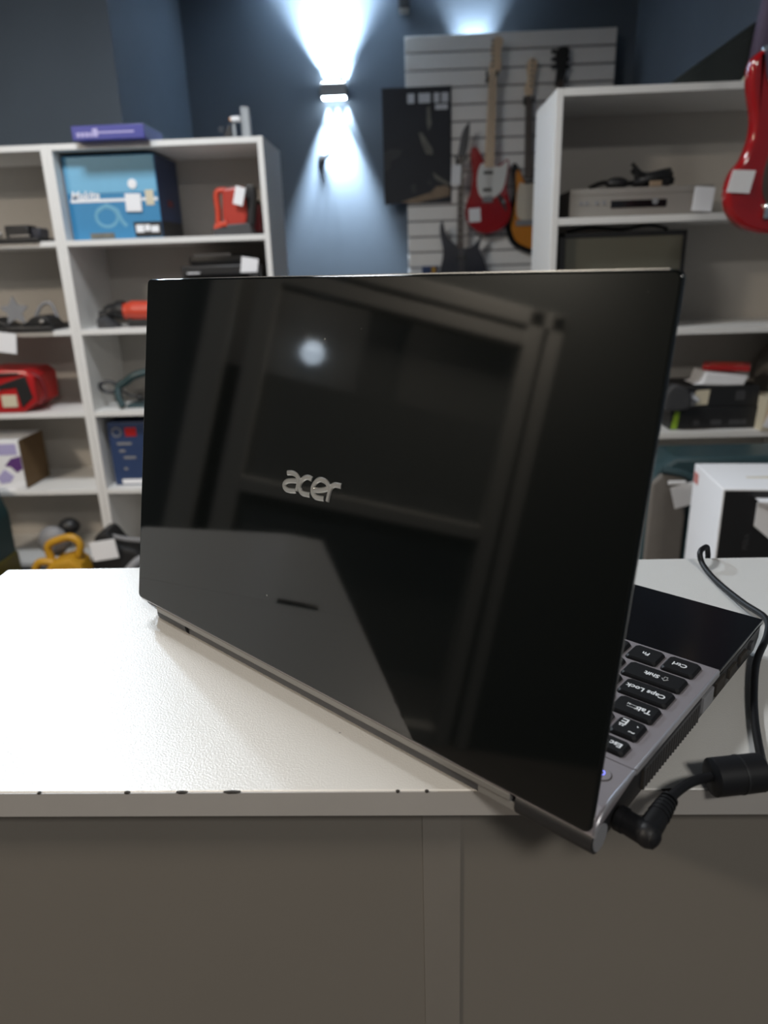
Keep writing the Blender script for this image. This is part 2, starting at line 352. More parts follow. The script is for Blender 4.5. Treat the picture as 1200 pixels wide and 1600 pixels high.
# vents: thin bars in front of a dark slot, on the left side
MB().bb((-0.0001, -0.1300, 0.0072), (0.0014, -0.0560, 0.0200)).build('vent_slot', 'chip', lap)
for k in range(22):
    yb = -0.0572 - k * 0.0034
    MB().bb((-0.0005, yb - 0.00045, 0.0070), (0.0006, yb + 0.00045, 0.0205)).build('vent_bar', 'dark_grey', lap)
MB().bb((-0.0006, -0.1302, 0.0192), (0.0008, -0.0555, 0.0212)).build('vent_frame', 'dark_grey', lap)
for y0, y1, z0, z1, m in [(-0.152, -0.136, 0.0085, 0.0190, 'mid_grey'), (-0.172, -0.157, 0.009, 0.0180, 'chip'), (-0.193, -0.180, 0.010, 0.0165, 'chip'), (-0.213, -0.200, 0.011, 0.0165, 'chip'), (-0.226, -0.220, 0.012, 0.0170, 'dark_grey')]:
    MB().bb((-0.0004, y0, z0), (0.003, y1, z1), 0.0004).build('side_port', m, lap)
# power button
pb = MB().prism(sp2([(0.0060, -0.0310), (0.0075, -0.0352), (0.012, -0.0362), (0.0225, -0.0362), (0.0235, -0.033), (0.0225, -0.0268), (0.012, -0.0268), (0.0082, -0.0276)], 4), ZD - 0.0006, ZD + 0.0002, 'z').build('power_button', 'chip', lap)
MB().prism(sp2([(0.0064, -0.0310), (0.0078, -0.0349), (0.012, -0.0358), (0.0223, -0.0358), (0.0231, -0.033), (0.0223, -0.0272), (0.012, -0.0272), (0.0085, -0.0279)], 4), ZD - 0.0004, ZD + 0.0005, 'z').build('button_face', 'deck', pb)
MB().tube([(0.0116 + 0.0019 * math.cos(a), -0.0322 + 0.0019 * math.sin(a), ZD + 0.0005) for a in [0.6 + k * 0.25 for k in range(20)]], 0.00028, 6).tube([(0.0137, -0.0322, ZD + 0.0005), (0.0111, -0.0322, ZD + 0.0005)], 0.00028, 6).build('power_symbol', 'led_blue', pb)

# keys: rows from the hinge to the front; each key its own part with sloped sides
def key(x0, x1, y0, y1, legends=()):
    h = 0.0023; i = 0.0011
    def ring(x0, x1, y0, y1, z, r): return [(x0 + r, y0, z), (x1 - r, y0, z), (x1, y0 + r, z), (x1, y1 - r, z), (x1 - r, y1, z), (x0 + r, y1, z), (x0, y1 - r, z), (x0, y0 + r, z)]
    mb = MB(); A = [mb.bm.verts.new(v) for v in ring(x0, x1, y0, y1, ZD, 0.0012)]
    B = [mb.bm.verts.new(v) for v in ring(x0 + 0.0003, x1 - 0.0003, y0 + 0.0003, y1 - 0.0003, ZD + h * 0.6, 0.0014)]
    Ct = [mb.bm.verts.new(v) for v in ring(x0 + i, x1 - i, y0 + i * 0.8, y1 - i * 0.8, ZD + h, 0.0016)]
    for P, Q in ((A, B), (B, Ct)):
        for k in range(8): mb.bm.faces.new((P[k], P[(k + 1) % 8], Q[(k + 1) % 8], Q[k]))
    mb.bm.faces.new(Ct)
    o = mb.build('key', 'key', lap, False)
    for body, lx, ly, sz in legends:
        text_mesh('legend', body, sz * 1.18, 0.00004, 'legend', o, (x0 + lx, y1 - ly, ZD + h + 0.00004), (0, 0, 0), 'LEFT', 0, 0.00012)
    return o
P_ = 0.0185; G = 0.0026; X0 = 0.0086
key(X0, X0 + 0.0150, -0.0600, -0.0485, [('Esc', 0.0028, 0.0058, 0.0042)])
x = X0 + 0.0176
for k in range(14): key(x, x + 0.0142, -0.0600, -0.0485); x += 0.0168
rows = [(-0.0792, -0.0636, [0.0150] + [0.0159] * 12 + [0.0300]), (-0.0977, -0.0821, [0.0235] + [0.0159] * 13), (-0.1162, -0.1006, [0.0280] + [0.0159] * 11 + [0.0280]),
        (-0.1347, -0.1191, [0.0345] + [0.0159] * 10 + [0.0400]), (-0.1552, -0.1386, [0.0190, 0.0190, 0.0159, 0.0159, 0.0900, 0.0159, 0.0159, 0.0159, 0.0159])]
leg = {(0, 0): [('`', 0.0028, 0.0120, 0.0045), ('~', 0.0025, 0.0040, 0.0048), ('\u0401', 0.0086, 0.0112, 0.0062)], (0, 1): [('1', 0.003, 0.0115, 0.0056), ('!', 0.003, 0.0045, 0.0045)],
       (1, 0): [('Tab', 0.0032, 0.0078, 0.0046)], (2, 0): [('Caps Lock', 0.0032, 0.0078, 0.0044)], (3, 0): [('Shift', 0.0142, 0.0078, 0.0042)], (4, 0): [('Ctrl', 0.0060, 0.0085, 0.0044)], (4, 1): [('Fn', 0.0070, 0.0085, 0.0040)]}
for ri, (y0, y1, ws) in enumerate(rows):
    x = X0
    for ki, ww in enumerate(ws):
        k = key(x, x + ww, y0, y1, leg.get((ri, ki), ()))
        zt = ZD + 0.00236
        if (ri, ki) == (3, 0):      # shift arrow outline
            ax, ay = x + 0.0108, (y0 + y1) / 2
            pts = [(0, .0022), (.0019, .0002), (.0009, .0002), (.0009, -.0019), (-.0009, -.0019), (-.0009, .0002), (-.0019, .0002)]
            MB().tube([(ax + a, ay + b, zt) for a, b in pts], 0.00016, 4, True).build('arrow_symbol', 'legend', k)
        if (ri, ki) == (1, 0):      # tab arrows
            ax, ay = x + 0.0135, (y0 + y1) / 2
            mb = MB()
            for sy, sg in ((.0012, -1), (-.0012, 1)):
                mb.tube([(ax - .0028, ay + sy, zt), (ax + .0028, ay + sy, zt)], 0.00015, 4)
                mb.tube([(ax + sg * .0016, ay + sy + .0007, zt), (ax + sg * .0028, ay + sy, zt), (ax + sg * .0016, ay + sy - .0007, zt)], 0.00015, 4)
                mb.tube([(ax + sg * .0031, ay + sy + .0008, zt), (ax + sg * .0031, ay + sy - .0008, zt)], 0.00015, 4)
            mb.build('arrow_symbol', 'legend', k)
        if (ri, ki) == (4, 2):      # four-pane window symbol
            mb = MB(); ax, ay = x + 0.0070, (y0 + y1) / 2 + .0004
            for dx in (0, 1):
                for dy in (0, 1):
                    mb.prism([(ax + dx * .0023 - .0022, ay + dy * .0021 - .002), (ax + dx * .0023 - .0002, ay + dy * .0021 - .0021), (ax + dx * .0023 - .0002, ay + dy * .0021 - .0003), (ax + dx * .0023 - .0022, ay + dy * .0021 - .0003)], zt - .0001, zt + .00004, 'z')
            mb.build('window_symbol', 'legend', k)
        x += ww + G
# lid: outer shell in its own frame (u along width, v up the lid, n outwards) hinged forward by about 11 degrees
TILT = 0.1853; HB, HL = 0.0188, 0.2377
lidroot = bpy.data.objects.new('lid', None)
def rrect(x0, x1, y0, y1, r, n=5):
    out = []
    for cx, cy, a0 in ((x1 - r, y1 - r, 0), (x0 + r, y1 - r, 90), (x0 + r, y0 + r, 180), (x1 - r, y0 + r, 270)):
        for k in range(n + 1):
            a = math.radians(a0 + 90 * k / n); out.append((cx + r * math.cos(a), cy + r * math.sin(a)))
    return out
def lidpart(name, mb, m, parent): 
    o = mb.build(name, m, parent); return o
lid = MB().prism(rrect(0, W_, 0, HL, 0.0040), -0.0036, 0.0, 'y', 0.0013, 3).build('lid', 'lid', lap)
lid.location = (0, 0, HB); lid.rotation_euler = (TILT, 0, 0)
MB().prism(rrect(0.0010, W_ - 0.0010, 0.0010, HL - 0.0010, 0.0036), -0.0050, -0.0035, 'y', 0.0003, 1).build('lid_rim', 'grey_strip', lid)
MB().prism(rrect(0.002, W_ - 0.002, 0.004, HL - 0.002, 0.005), -0.0056, -0.0049, 'y', 0.0003, 1).build('screen_bezel', 'black_gloss', lid)
MB().bb((0.018, -0.0058, 0.024), (W_ - 0.018, -0.0055, HL - 0.018)).build('screen', 'screen', lid)
MB().bb((0.006, -0.0030, HL - 0.0004), (W_ - 0.006, -0.0008, HL + 0.00025)).build('top_trim', 'chrome', lid)
# raised lettering on the lid, drawn as strokes (millimetres in the lid plane)
def stroke(paths, wd, z0, z1):
    mb = MB()
    for pts in paths:
        pp = [Vector((a / 1000, b / 1000)) for a, b in sp2(pts, 4, False)]
        N = len(pp); Lf = []; Rt = []
        for i in range(N):
            t = (pp[min(N - 1, i + 1)] - pp[max(0, i - 1)]).normalized(); nrm = Vector((-t.y, t.x))
            Lf.append((pp[i] + nrm * wd / 2, pp[i] + nrm * wd * 0.30)); Rt.append((pp[i] - nrm * wd / 2, pp[i] - nrm * wd * 0.30))
        rings = []
        for i in range(N):
            rings.append([mb.bm.verts.new((Lf[i][0].x, z0, Lf[i][0].y)), mb.bm.verts.new((Lf[i][0].x, (z0 + z1) / 2, Lf[i][0].y)), mb.bm.verts.new((Lf[i][1].x, z1, Lf[i][1].y)), mb.bm.verts.new((Rt[i][1].x, z1, Rt[i][1].y)), mb.bm.verts.new((Rt[i][0].x, (z0 + z1) / 2, Rt[i][0].y)), mb.bm.verts.new((Rt[i][0].x, z0, Rt[i][0].y))])
        for i in range(N - 1):
            for k in range(5): mb.bm.faces.new((rings[i][k], rings[i][k + 1], rings[i + 1][k + 1], rings[i + 1][k]))
        mb.bm.faces.new(rings[0]); mb.bm.faces.new(rings[-1][::-1])
    return mb
LET = {'a': [[(215.0, 124.9), (211.6, 125.5), (208.7, 125.3), (206.3, 124.4), (205.0, 122.7), (204.85, 120.4), (205.8, 115.7)], [(206.0, 121.6), (211.1, 120.9), (215.06, 119.8), (217.1, 117.9), (217.0, 116.0), (215.1, 114.95), (211.6, 114.8), (206.2, 115.6)]],
       'c': [[(193.2, 124.7), (196.3, 125.3), (199.0, 124.8), (201.6, 122.9), (203.3, 120.2), (203.4, 117.65), (202.0, 115.8), (199.1, 115.1), (194.1, 115.4)]],
       'e': [[(191.2, 118.7), (185.4, 119.8), (180.3, 121.6), (179.7, 123.6), (181.7, 125.25), (185.0, 125.9), (187.9, 125.3), (190.6, 123.1), (192.3, 120.0), (192.2, 117.4), (190.9, 115.8), (188.1, 115.0), (182.2, 115.4)]],
       'r': [[(179.4, 114.4), (178.6, 118.5), (177.7, 121.75), (176.3, 123.8), (174.1, 124.9), (169.3, 125.0)]]}
for ch, paths in LET.items(): stroke(paths, 0.0031, -0.0001, 0.0009).build('logo_letter', 'logo', lid)

# power cable with right-angled plug and ferrite core
pc = thing('power_cable', 'black charger cable with angled plug and ferrite core beside laptop', 'cable', (0, 0, 0))
J = lambda x, y, z: lw(x, y, z)
MB().tube([J(-0.0003, -0.0285, 0.0095), J(-0.004, -0.0283, 0.0095)], 0.0062, 16).tube([J(-0.003, -0.0283, 0.0095), J(-0.0150, -0.0270, 0.0095), J(-0.0190, -0.0265, 0.0097)], [0.0056, 0.0058, 0.0050], 16).ball(J(-0.0150, -0.0270, 0.0096), (0.0062,) * 3).tube([J(-0.0145, -0.0262, 0.0096), J(-0.0145, -0.036, 0.0108), J(-0.0145, -0.0475, 0.0122)], [0.0057, 0.0053, 0.0043], 16).build('plug', 'rubber', pc)
rl = MB()
for k in range(5):
    a = J(-0.0146, -0.0395 - k * 0.0028, 0.0113 + k * .0003); b = J(-0.0146, -0.0407 - k * 0.0028, 0.0114 + k * .0003)
    rl.tube([a, b], 0.0053 - k * 0.00025, 14)
rl.build('strain_relief', 'rubber', pc)
cp = [J(-0.0146, -0.0470, 0.0122), J(-0.0152, -0.0570, 0.0128), J(-0.0180, -0.0700, 0.0125), J(-0.0235, -0.0835, 0.0105), J(-0.0315, -0.0935, 0.0100), J(-0.0400, -0.1035, 0.0098), J(-0.0400, -0.1110, 0.0080), J(-0.0350, -0.1250, 0.0040), J(-0.0235, -0.1550, 0.0030), J(-0.0134, -0.1864, 0.0035), J(-0.0042, -0.223, 0.0050), J(-0.0008, -0.2555, 0.0090), J(0.0073, -0.2801, 0.0090)]
cp += [Vector((0.2503, 0.5024, ZC + .0055)), Vector((0.2491, 0.5463, ZC + .0028)), Vector((0.2493, 0.5760, ZC + .0045)), Vector((0.2492, 0.5850, ZC + .0115)), Vector((0.2555, 0.5935, ZC + .0130)), Vector((0.264, 0.6045, ZC + .0060)), Vector((0.268, 0.611, ZC - .03)), Vector((0.267, 0.614, ZC - .2)), Vector((0.27, 0.615, ZC - .5))]
MB().tube(spline(cp, 8), 0.00235, 12).build('cord', 'rubber', pc)
fa, fb = J(-0.0237, -0.0840, 0.0098), J(-0.0402, -0.1030, 0.0098); fd = (fb - fa).normalized()
core = MB().tube([fa - fd * .001, fa, fb, fb + fd * .001], [0.0072, 0.0095, 0.0095, 0.0072], 24).build('ferrite_core', 'rubber', pc)
MB().tube([fa + fd * 0.0135 + Vector((0, 0, .0)), fa + fd * 0.0145], 0.0098, 24).build('core_seam', 'black', core)

# ------------------------------------------------------------------ shelving
def shelf_unit(label, x0, x1, y0, depth, tops, group=None, th=0.020):
    t = thing('shelf_unit', label, 'shelf', (x0, y0, 0), 0, group)
    zt = tops[0]
    for xa in (0, x1 - x0 - th): MB().bb((xa, 0, 0), (xa + th, depth, zt - (0 if xa == 0 else 0)), 0.001, 1).build('side_panel', 'shelf_white', t)
    for z in tops: MB().bb((th, 0.0005, z - th), (x1 - x0 - th, depth - 0.006, z - 0.0003), 0.001, 1).build('shelf_board', 'shelf_white', t)
    MB().bb((th, depth - 0.006, 0.05), (x1 - x0 - th, depth - 0.001, zt - 0.003)).build('back_panel', 'shelf_back', t)
    return t
LT = (1.787, 1.472, 1.157, 0.845, 0.528, 0.212)
LY = 2.75
shelf_unit('white shelf unit holding the blue box, end panel toward the wall lamp', -1.254, -0.489, LY, 0.36, LT)
shelf_unit('white shelf unit at the left edge holding the red tool bag', -2.02, -1.2545, LY, 0.36, LT)
RTP = (1.806, 1.468, 1.142, 0.814, 0.490, 0.170)
RY = 2.30
shelf_unit('white shelf unit holding the silver player and monitor, right of the guitars', 0.429, 1.325, RY, 0.335, RTP)

def ptag(parent, c, sx, sz, rot=0.0, yaw=0.0, name='price_tag'):
    o = MB().bb((-sx / 2, -0.0012, -sz / 2), (sx / 2, 0.0012, sz / 2), 0.0004, 1).build(name, 'paper', parent)
    o.location = c; o.rotation_euler = (0, rot, yaw); o['label'] = 'white price tag'; return o

def rel(root): return lambda x, y, Y: ony(x, y, Y) - Vector(root.location)

# --- left unit: on top
b = ony(115, 228, 2.70); t = thing('packaging_box', 'flat purple-blue box lying on top of the left shelves', 'box', (b.x, 2.70, 1.7872))
MB().bb((0, 0, 0), (0.250, 0.20, 0.044), 0.002).build('carton', 'purple', t)
for k, (u, ww, hh) in enumerate([(.016, .012, .014), (.031, .012, .014), (.046, .012, .014), (.061, .009, .014), (.072, .018, .025)]):
    MB().bb((u, -0.0008, .009), (u + ww, 0.0002, .009 + hh), 0.0005).build('lettering', 'lilac', t)
MB().bb((.09, -0.0006, .019), (.215, 0.0002, .024)).build('printed_line', 'lilac', t)
t = thing('display_stand', 'clear acrylic display stand on top of the left shelves', 'stand', (ony(376, 205, 2.80).x, 2.82, 1.7872))
MB().bb((-.038, -.03, 0), (.034, .05, .006), .001).build('stand_base', 'acrylic', t)
MB().bb((.000, .0, .006), (.028, .035, .105), .002).build('upright', 'acrylic', t)
MB().tube([(-.028, .01, .006), (-.028, .01, .060)], .006, 10).build('stem', 'acrylic', t)
MB().bb((-.036, -.006, .060), (-.002, .028, .075), .004).build('holder', 'paper', t)
MB().bb((-.041, -.004, .060), (-.0355, .022, .072), .002).build('holder_end', 'amber', t)
t = thing('small_gadget', 'small black gadget with a ring beside the acrylic stand', 'gadget', (ony(351, 205, 2.80).x, 2.82, 1.7872))
MB().prism([(-.014, 0), (.024, 0), (.020, .045), (.010, .050), (-.008, .020)], 0, .03, 'y', .002).build('gadget_body', 'black', t)
MB().tube([(-.016 + .007 * math.cos(a), -.002, .036 + .007 * math.sin(a)) for a in [k * .524 for k in range(12)]], .0012, 6, True).build('ring', 'chrome', t)

# --- left unit, first cell: blue carton and red tool
fy = 2.805; x0 = max(ony(106, 320, fy).x, -1.228); x1 = ony(249, 320, fy).x; zb = LT[1]
t = thing('tool_carton', 'large blue tool carton with price tag in the upper shelf', 'box', (x0, fy, zb)); wd = x1 - x0; hh = 0.283
MB().bb((0, 0, 0), (wd, 0.26, hh), 0.002).build('carton', 'blue_box', t)
MB().bb((0.004, -0.0014, hh * 0.56), (wd - .003, 0.0005, hh - 0.004)).build('light_band', 'blue_light', t)
MB().bb((0.010, -0.0012, hh * 0.455), (wd - .003, 0.0005, hh * 0.49)).build('white_stripe', 'paper', t)
text_mesh('brand_lettering', 'Makita', 0.040, 0.0005, 'paper', t, (0.012, -0.0012, hh * 0.53), FRONT, 'LEFT', 0.25, 0.001)
saw = MB().tube([(0.135 + .040 * math.cos(a), -.0006, .078 + .034 * math.sin(a)) for a in [k * .42 for k in range(15)]], .006, 6, True).tube([(.10, -.0006, .095), (.14, -.0006, .118), (.175, -.0006, .10), (.19, -.0006, .06), (.205, -.0006, .045)], .007, 6)
o = saw.build('printed_saw', 'blue_print', t); o.scale.y = 0.15
MB().bb((0.065, -0.0010, 0.004), (0.155, 0.0004, 0.024)).build('printed_patch', 'poster_pale', t)
MB().prism([(wd * .70, .006), (wd - .001, .006), (wd - .001, .058), (wd * .69, .058)], -.0016, .0005).build('label_panel', 'black', t)
for u0, u1, v0, v1 in [(.715, .80, .022, .048), (.81, .87, .026, .048), (.88, .965, .022, .044)]: MB().bb((wd * u0, -.0022, v0), (wd * u1, -.0012, v1)).build('printed_code', 'paper', t)
MB().bb((wd * .86, -.0018, hh * .40), (wd * .95, .0004, hh * .58)).build('emblem', 'cream', t)
MB().bb((wd - .0004, .002, 0.004), (wd + .0010, .258, hh - .003)).build('side_print', 'navy', t)
MB().bb((wd + .0006, .004, 0.006), (wd + .0016, .256, .06)).build('side_label', 'black', t)
MB().bb((wd + .0006, .10, hh * .40), (wd + .0018, .16, hh * .48)).build('side_mark', 'maroon', t)
MB().tube([(wd * .735, -.004, hh * .655), (wd * .735, -.001, hh * .655)], .0165, 20).build('round_sticker', 'paper', t)
ptag(t, (wd * .725, -.006, hh * .435), .058, .060, 0.03)

t = thing('power_tool', 'red power tool with loop handle and dark base beside the blue carton', 'tool', (ony(337, 362, 2.84).x, 2.84, LT[1]))
g = 0.00232
def q(x, y): return ((x - 337) * g, (362 - y) * g)
MB().prism([q(333, 362), q(333, 350), q(350, 345), q(392, 343), q(396, 362)], 0.0, .09, 'y', .004).build('tool_base', 'dark_grey', t)
MB().prism(sp2([q(352, 345), q(351, 310), q(353, 294), q(362, 291), q(378, 290), q(386, 294), q(386, 345)], 3), .01, .08, 'y', .008).build('tool_body', 'red_tool', t)
MB().tube(spline([(*q(338, 350)[:1], .04, q(0, 350)[1]), (q(340, 0)[0], .04, q(0, 325)[1]), (q(340, 0)[0], .04, q(0, 298)[1]), (q(350, 0)[0], .04, q(0, 293)[1]), (q(360, 0)[0], .04, q(0, 296)[1])], 6), .011, 10).build('loop_handle', 'orange_red', t)
MB().prism([q(333, 352), q(336, 343), q(356, 338), q(358, 350)], .0, .07, 'y', .004).build('front_foot', 'orange_red', t)
MB().prism([q(386, 345), q(386, 300), q(392, 286), q(402, 289), q(403, 300), q(396, 345)], .02, .08, 'y', .005).build('motor_grip', 'black', t)
ptag(t, (q(381, 0)[0], -.012, q(0, 304)[1]), .036, .062, 0.28)
t = thing('battery_charger', 'dark red battery pack behind the red power tool', 'tool', (ony(401, 362, 2.95).x - .002, 2.95, LT[1]))
MB().bb((-.018, 0, 0), (.022, .10, .016), .003).build('pack_base', 'black', t)
MB().bb((-.017, .002, .016), (.021, .096, .115), .006).build('pack_body', 'maroon', t)
MB().ball((.0, .05, .118), (.018, .03, .016)).build('pack_knob', 'black', t)

# --- left unit, second cell: black printer
t = thing('printer', 'black printer with a white price tag under the red tool', 'printer', (ony(285, 440, 2.80).x, 2.80, LT[2]))
MB().bb((0, 0, 0.0), (.300, .26, .215), .006).build('printer_body', 'black', t)
MB().bb((.03, .01, .2152), (.235, .22, .250), .010).build('scanner_lid', 'black', t)
MB().bb((.05, .006, .246), (.19, .016, .255), .002).build('panel_strip', 'mid_grey', t)
MB().bb((.02, -.02, .175), (.285, .0, .186), .002).build('paper_tray', 'black_gloss', t)
MB().bb((.028, -.024, .1866), (.075, -.004, .191), .0005).build('paper_slip', 'paper', t)
ptag(t, (.258, -.006, .205), .062, .064, 0.18)

# --- third cell: red and black grinder
t = thing('angle_grinder', 'red and black angle grinder lying in the third shelf', 'tool', (ony(155, 505, 2.82).x, 2.84, LT[2] + .0))
MB().tube(spline([(.0, 0, .045), (.03, 0, .046), (.05, 0, .06), (.10, 0, .062)], 4), [.018] * 3 + [.020] * 3 + [.028] * 4 + [.036] * 3, 12).build('gear_head', 'black', t)
MB().tube(spline([(.09, .0, .056), (.13, .0, .060), (.19, 0, .058), (.24, 0, .055), (.27, .01, .055)], 4), [.030] * 4 + [.036] * 6 + [.034] * 5 + [.030] * 2, 14).build('motor_body', 'orange_red', t)
MB().tube([(.035, -.01, .0), (.035, -.01, .022), (.045, -.01, .035)], [.045, .045, .02], 16).build('disc_guard', 'dark_grey', t)
MB().bb((.07, -.03, .045), (.10, -.024, .062), .002).build('rating_label', 'mid_grey', t)
MB().tube([(.30, .01, .055), (.315, .05, .02), (.30, .12, .008)], .006, 8).build('cord', 'black', t)
MB().bb((.11, -.02, 0), (.20, .03, .028), .006).build('switch_grip', 'black', t)

# --- fourth cell: teal cable coil with loop
t = thing('cable_coil', 'dark teal cable bundle with a loop in the fourth shelf', 'cable', (ony(185, 640, 2.80).x, 2.80, LT[3]))
MB().tube(spline([(-.063, .02, .098), (-.030, .02, .105), (.0, .03, .085), (-.020, .03, .062), (-.055, .03, .066), (-.066, .02, .082)], 5, True), .0075, 8, True).build('loop', 'dark_grey', t)
MB().tube(spline([(.0, .03, .082), (.04, .03, .105), (.075, .03, .125), (.13, .04, .135), (.20, .05, .120)], 6), .015, 8).build('strap', 'teal_dark', t)
MB().tube(spline([(.0, .03, .082), (.004, .01, .05), (.02, -.008, .02), (.028, -.012, .010)], 6), .013, 8).build('strap_end', 'teal_dark', t)
MB().tube(spline([(.012, .02, .07), (.05, .03, .045), (.085, .03, .038), (.12, .05, .02)], 5), .005, 6).ball((.082, .03, .038), (.014, .012, .012)).build('plug_lead', 'black', t)
MB().bb((.03, .01, .0), (.20, .12, .012), .002).build('base_plate', 'teal', t)

# --- fifth cell: navy box
t = thing('navy_box', 'navy blue tool box with red square behind the laptop lid', 'box', (ony(177, 757, 2.80).x + .012, 2.80, LT[4]))
MB().bb((0, 0, 0), (.20, .22, .262), .003).build('carton', 'navy', t)
MB().bb((.070, -.0014, .205), (.115, .0004, .240)).build('red_square', 'red', t)
MB().tube([(.035 + .018 * math.cos(a), -.0004, .222 + .018 * math.sin(a)) for a in [k * .45 for k in range(14)]], .003, 6, True).build('round_mark', 'mid_grey', t)
for u0, u1, v in [(.03, .09, .170), (.035, .06, .140), (.05, .10, .112), (.045, .06, .065)]: MB().bb((u0, -.0012, v), (u1, .0004, v + .010)).build('printed_line', 'mid_grey', t)
MB().bb((.03, -.0014, .006), (.19, .0004, .026)).build('bottom_label', 'paper', t)

# --- left-hand unit cells
t = thing('glass_tray', 'black tray of small gadgets on the upper left shelf', 'tray', (ony(0, 378, 2.74).x - .1, 2.735, LT[1]))
MB().bb((0, 0, 0), (.245, .25, .014), .003).build('tray', 'black', t)
MB().bb((.115, .02, .014), (.205, .09, .058), .006).build('dark_case', 'black', t)
MB().bb((.135, .010, .018), (.21, .02, .024), .001).build('silver_bar', 'steel', t)
MB().bb((.208, .03, .014), (.243, .10, .048), .006).build('dark_gadget', 'gunmetal', t)
MB().ball((.100, .015, .028), (.010, .010, .013)).build('silver_knob', 'steel', t)
t = thing('gadget_tray', 'black tray with star-shaped grey tag in the second left shelf', 'tray', (ony(0, 517, 2.74).x - .1, 2.735, LT[2]))
MB().bb((0, 0, 0), (.30, .25, .018), .004).build('tray', 'black', t)
star = []
for k in range(10):
    a = math.pi / 2 + k * math.pi / 5; r = .060 if k % 2 == 0 else .030; star.append((.140 + r * math.cos(a), .072 + r * math.sin(a) * .95))
MB().prism(star, .06, .064, 'y').build('star_tag', 'mid_grey', t)
MB().prism(sp2([(.185, .018), (.20, .035), (.235, .055), (.275, .050), (.295, .025), (.295, .018)], 3), .02, .12, 'y', .006).build('dark_gadget', 'black', t)
MB().ball((.262, .012, .034), (.010, .006, .008)).build('silver_lens', 'steel', t)
MB().prism([(.0, .018), (.0, .05), (.07, .050), (.13, .018)], .03, .13, 'y', .006).build('dark_case', 'black', t)
MB().tube(spline([(.19, .10, .03), (.22, .11, .085), (.26, .11, .095), (.28, .11, .04)], 5), .007, 6).build('grey_cable', 'mid_grey', t)
ptag(t, (.122, -.006, -.038), .075, .075, 0.15)
# red tool bag
t = thing('tool_bag', 'red and black tool bag with white patch in the third left shelf', 'bag', (ony(0, 655, 2.76).x - .15, 2.76, LT[3]))
MB().prism([(0, 0), (.25, 0), (.31, .04), (.315, .14), (.285, .165), (.12, .172), (0, .16)], .0, .20, 'y', .012).build('bag_body', 'red', t)
MB().prism([(.10, .085), (.20, .120), (.285, .145), (.300, .06), (.25, .020), (.24, .10)], -.004, .01, 'y', .002).build('black_side', 'black', t)
MB().prism([(.09, .135), (.27, .150), (.25, .158), (.09, .155)], -.006, .01, 'y', .002).build('black_flap', 'black', t)
MB().bb((.175, -.005, .025), (.235, .002, .072), .001).build('white_patch', 'cream', t)
MB().tube(spline([(.285, .02, .155), (.325, .03, .13), (.335, .03, .07), (.31, .02, .03)], 5), .008, 8).build('strap', 'maroon', t)
ptag(t, (.150, -.009, .115), .05, .05, 0.1)
# white/purple carton
t = thing('printed_carton', 'white carton with purple print and brown side in fourth left shelf', 'box', (ony(0, 757, 2.78).x - .2, 2.775, LT[4]))
MB().bb((0, 0, 0), (.312, .20, .205), .002).build('carton', 'paper', t)
MB().bb((.3125, .002, .002), (.3145, .198, .203)).build('brown_side', 'brown', t)
for pts in ([(.24, .10), (.27, .13), (.311, .14), (.311, .085), (.285, .07), (.265, .095)], [(.20, .05), (.235, .085), (.27, .055), (.25, .030), (.21, .025)]):
    MB().prism(pts, -.0014, .0004).build('purple_print', 'violet' if pts[0][1] > .08 else 'lilac', t)
MB().bb((.225, -.0012, .145), (.30, .0004, .19)).build('pale_panel', 'lilac', t)
ptag(t, (.29, -.005, .015), .04, .022, 0.0)
t = thing('low_platform', 'low grey platform on the floor before the left shelves', 'platform', (-1.42, 2.38, 0))
MB().bb((0, 0, .19), (.9, .362, LT[5]), .003).build('platform_top', 'cardgrey', t)
for lx in (.01, .85): MB().bb((lx, .01, 0), (lx + .04, .35, .19)).build('platform_side', 'cardgrey', t)
# bottom shelf: green/black tool, yellow tool, black tool with tag, grey hose
t = thing('garden_tool', 'dark green and black machine with yellow foot at far left', 'tool', (ony(0, 880, 2.60).x - .03, 2.56, 0.0))
MB().bb((-.12, -.08, 0), (.07, .12, .30), .01).build('yellow_foot', 'olive', t)
MB().prism([(-.15, .30), (.065, .30), (.068, .46), (.040, .57), (-.02, .61), (-.15, .60)], -.08, .12, 'y', .015).build('machine_body', 'teal_dark', t)
MB().prism([(.00, .30), (.05, .31), (.055, .42), (.02, .44)], -.09, .0, 'y', .008).build('side_cover', 'mid_grey', t)
t = thing('yellow_jigsaw', 'yellow power tool with loop handle on the lowest shelf', 'tool', (ony(62, 885, 2.58).x, 2.55, LT[5] )); t.scale = (1.25, 1.25, 1.3)
k = .0023
MB().prism([(-.01, 0), (.02, .03), (.05, .06), (.11, .075), (.14, .05), (.15, 0)], 0, .09, 'y', .012).build('tool_body', 'yellow_tool', t)
MB().tube(spline([(.035, .04, .055), (.030, .04, .098), (.060, .04, .118), (.110, .04, .128), (.135, .04, .105), (.125, .04, .070)], 6), .012, 10).build('loop_handle', 'yellow_tool', t)
MB().tube(spline([(-.02, .03, .03), (.0, .03, .052), (.04, .03, .050), (.05, .03, .02)], 6), .012, 10).build('front_grip', 'yellow_tool', t)
MB().ball((.02, .10, .095), (.05, .03, .05)).build('motor_cap', 'mid_grey', t)
MB().bb((-.03, -.01, 0), (.16, .10, .012), .003).build('shoe', 'dark_grey', t)
MB().ball((.055, .15, .125), (.035, .03, .028)).build('knob', 'black', t)
t = thing('black_tool', 'black power tool with white price tag beside the yellow one', 'tool', (ony(141, 885, 2.58).x, 2.60, LT[5] + .012)); t.scale = (1.1, 1.0, 1.3)
MB().prism(sp2([(.0, 0), (.0, .07), (.02, .115), (.06, .125), (.10, .08), (.16, .06), (.20, 0)], 3), .02, .14, 'y', .012).build('tool_body', 'black', t)
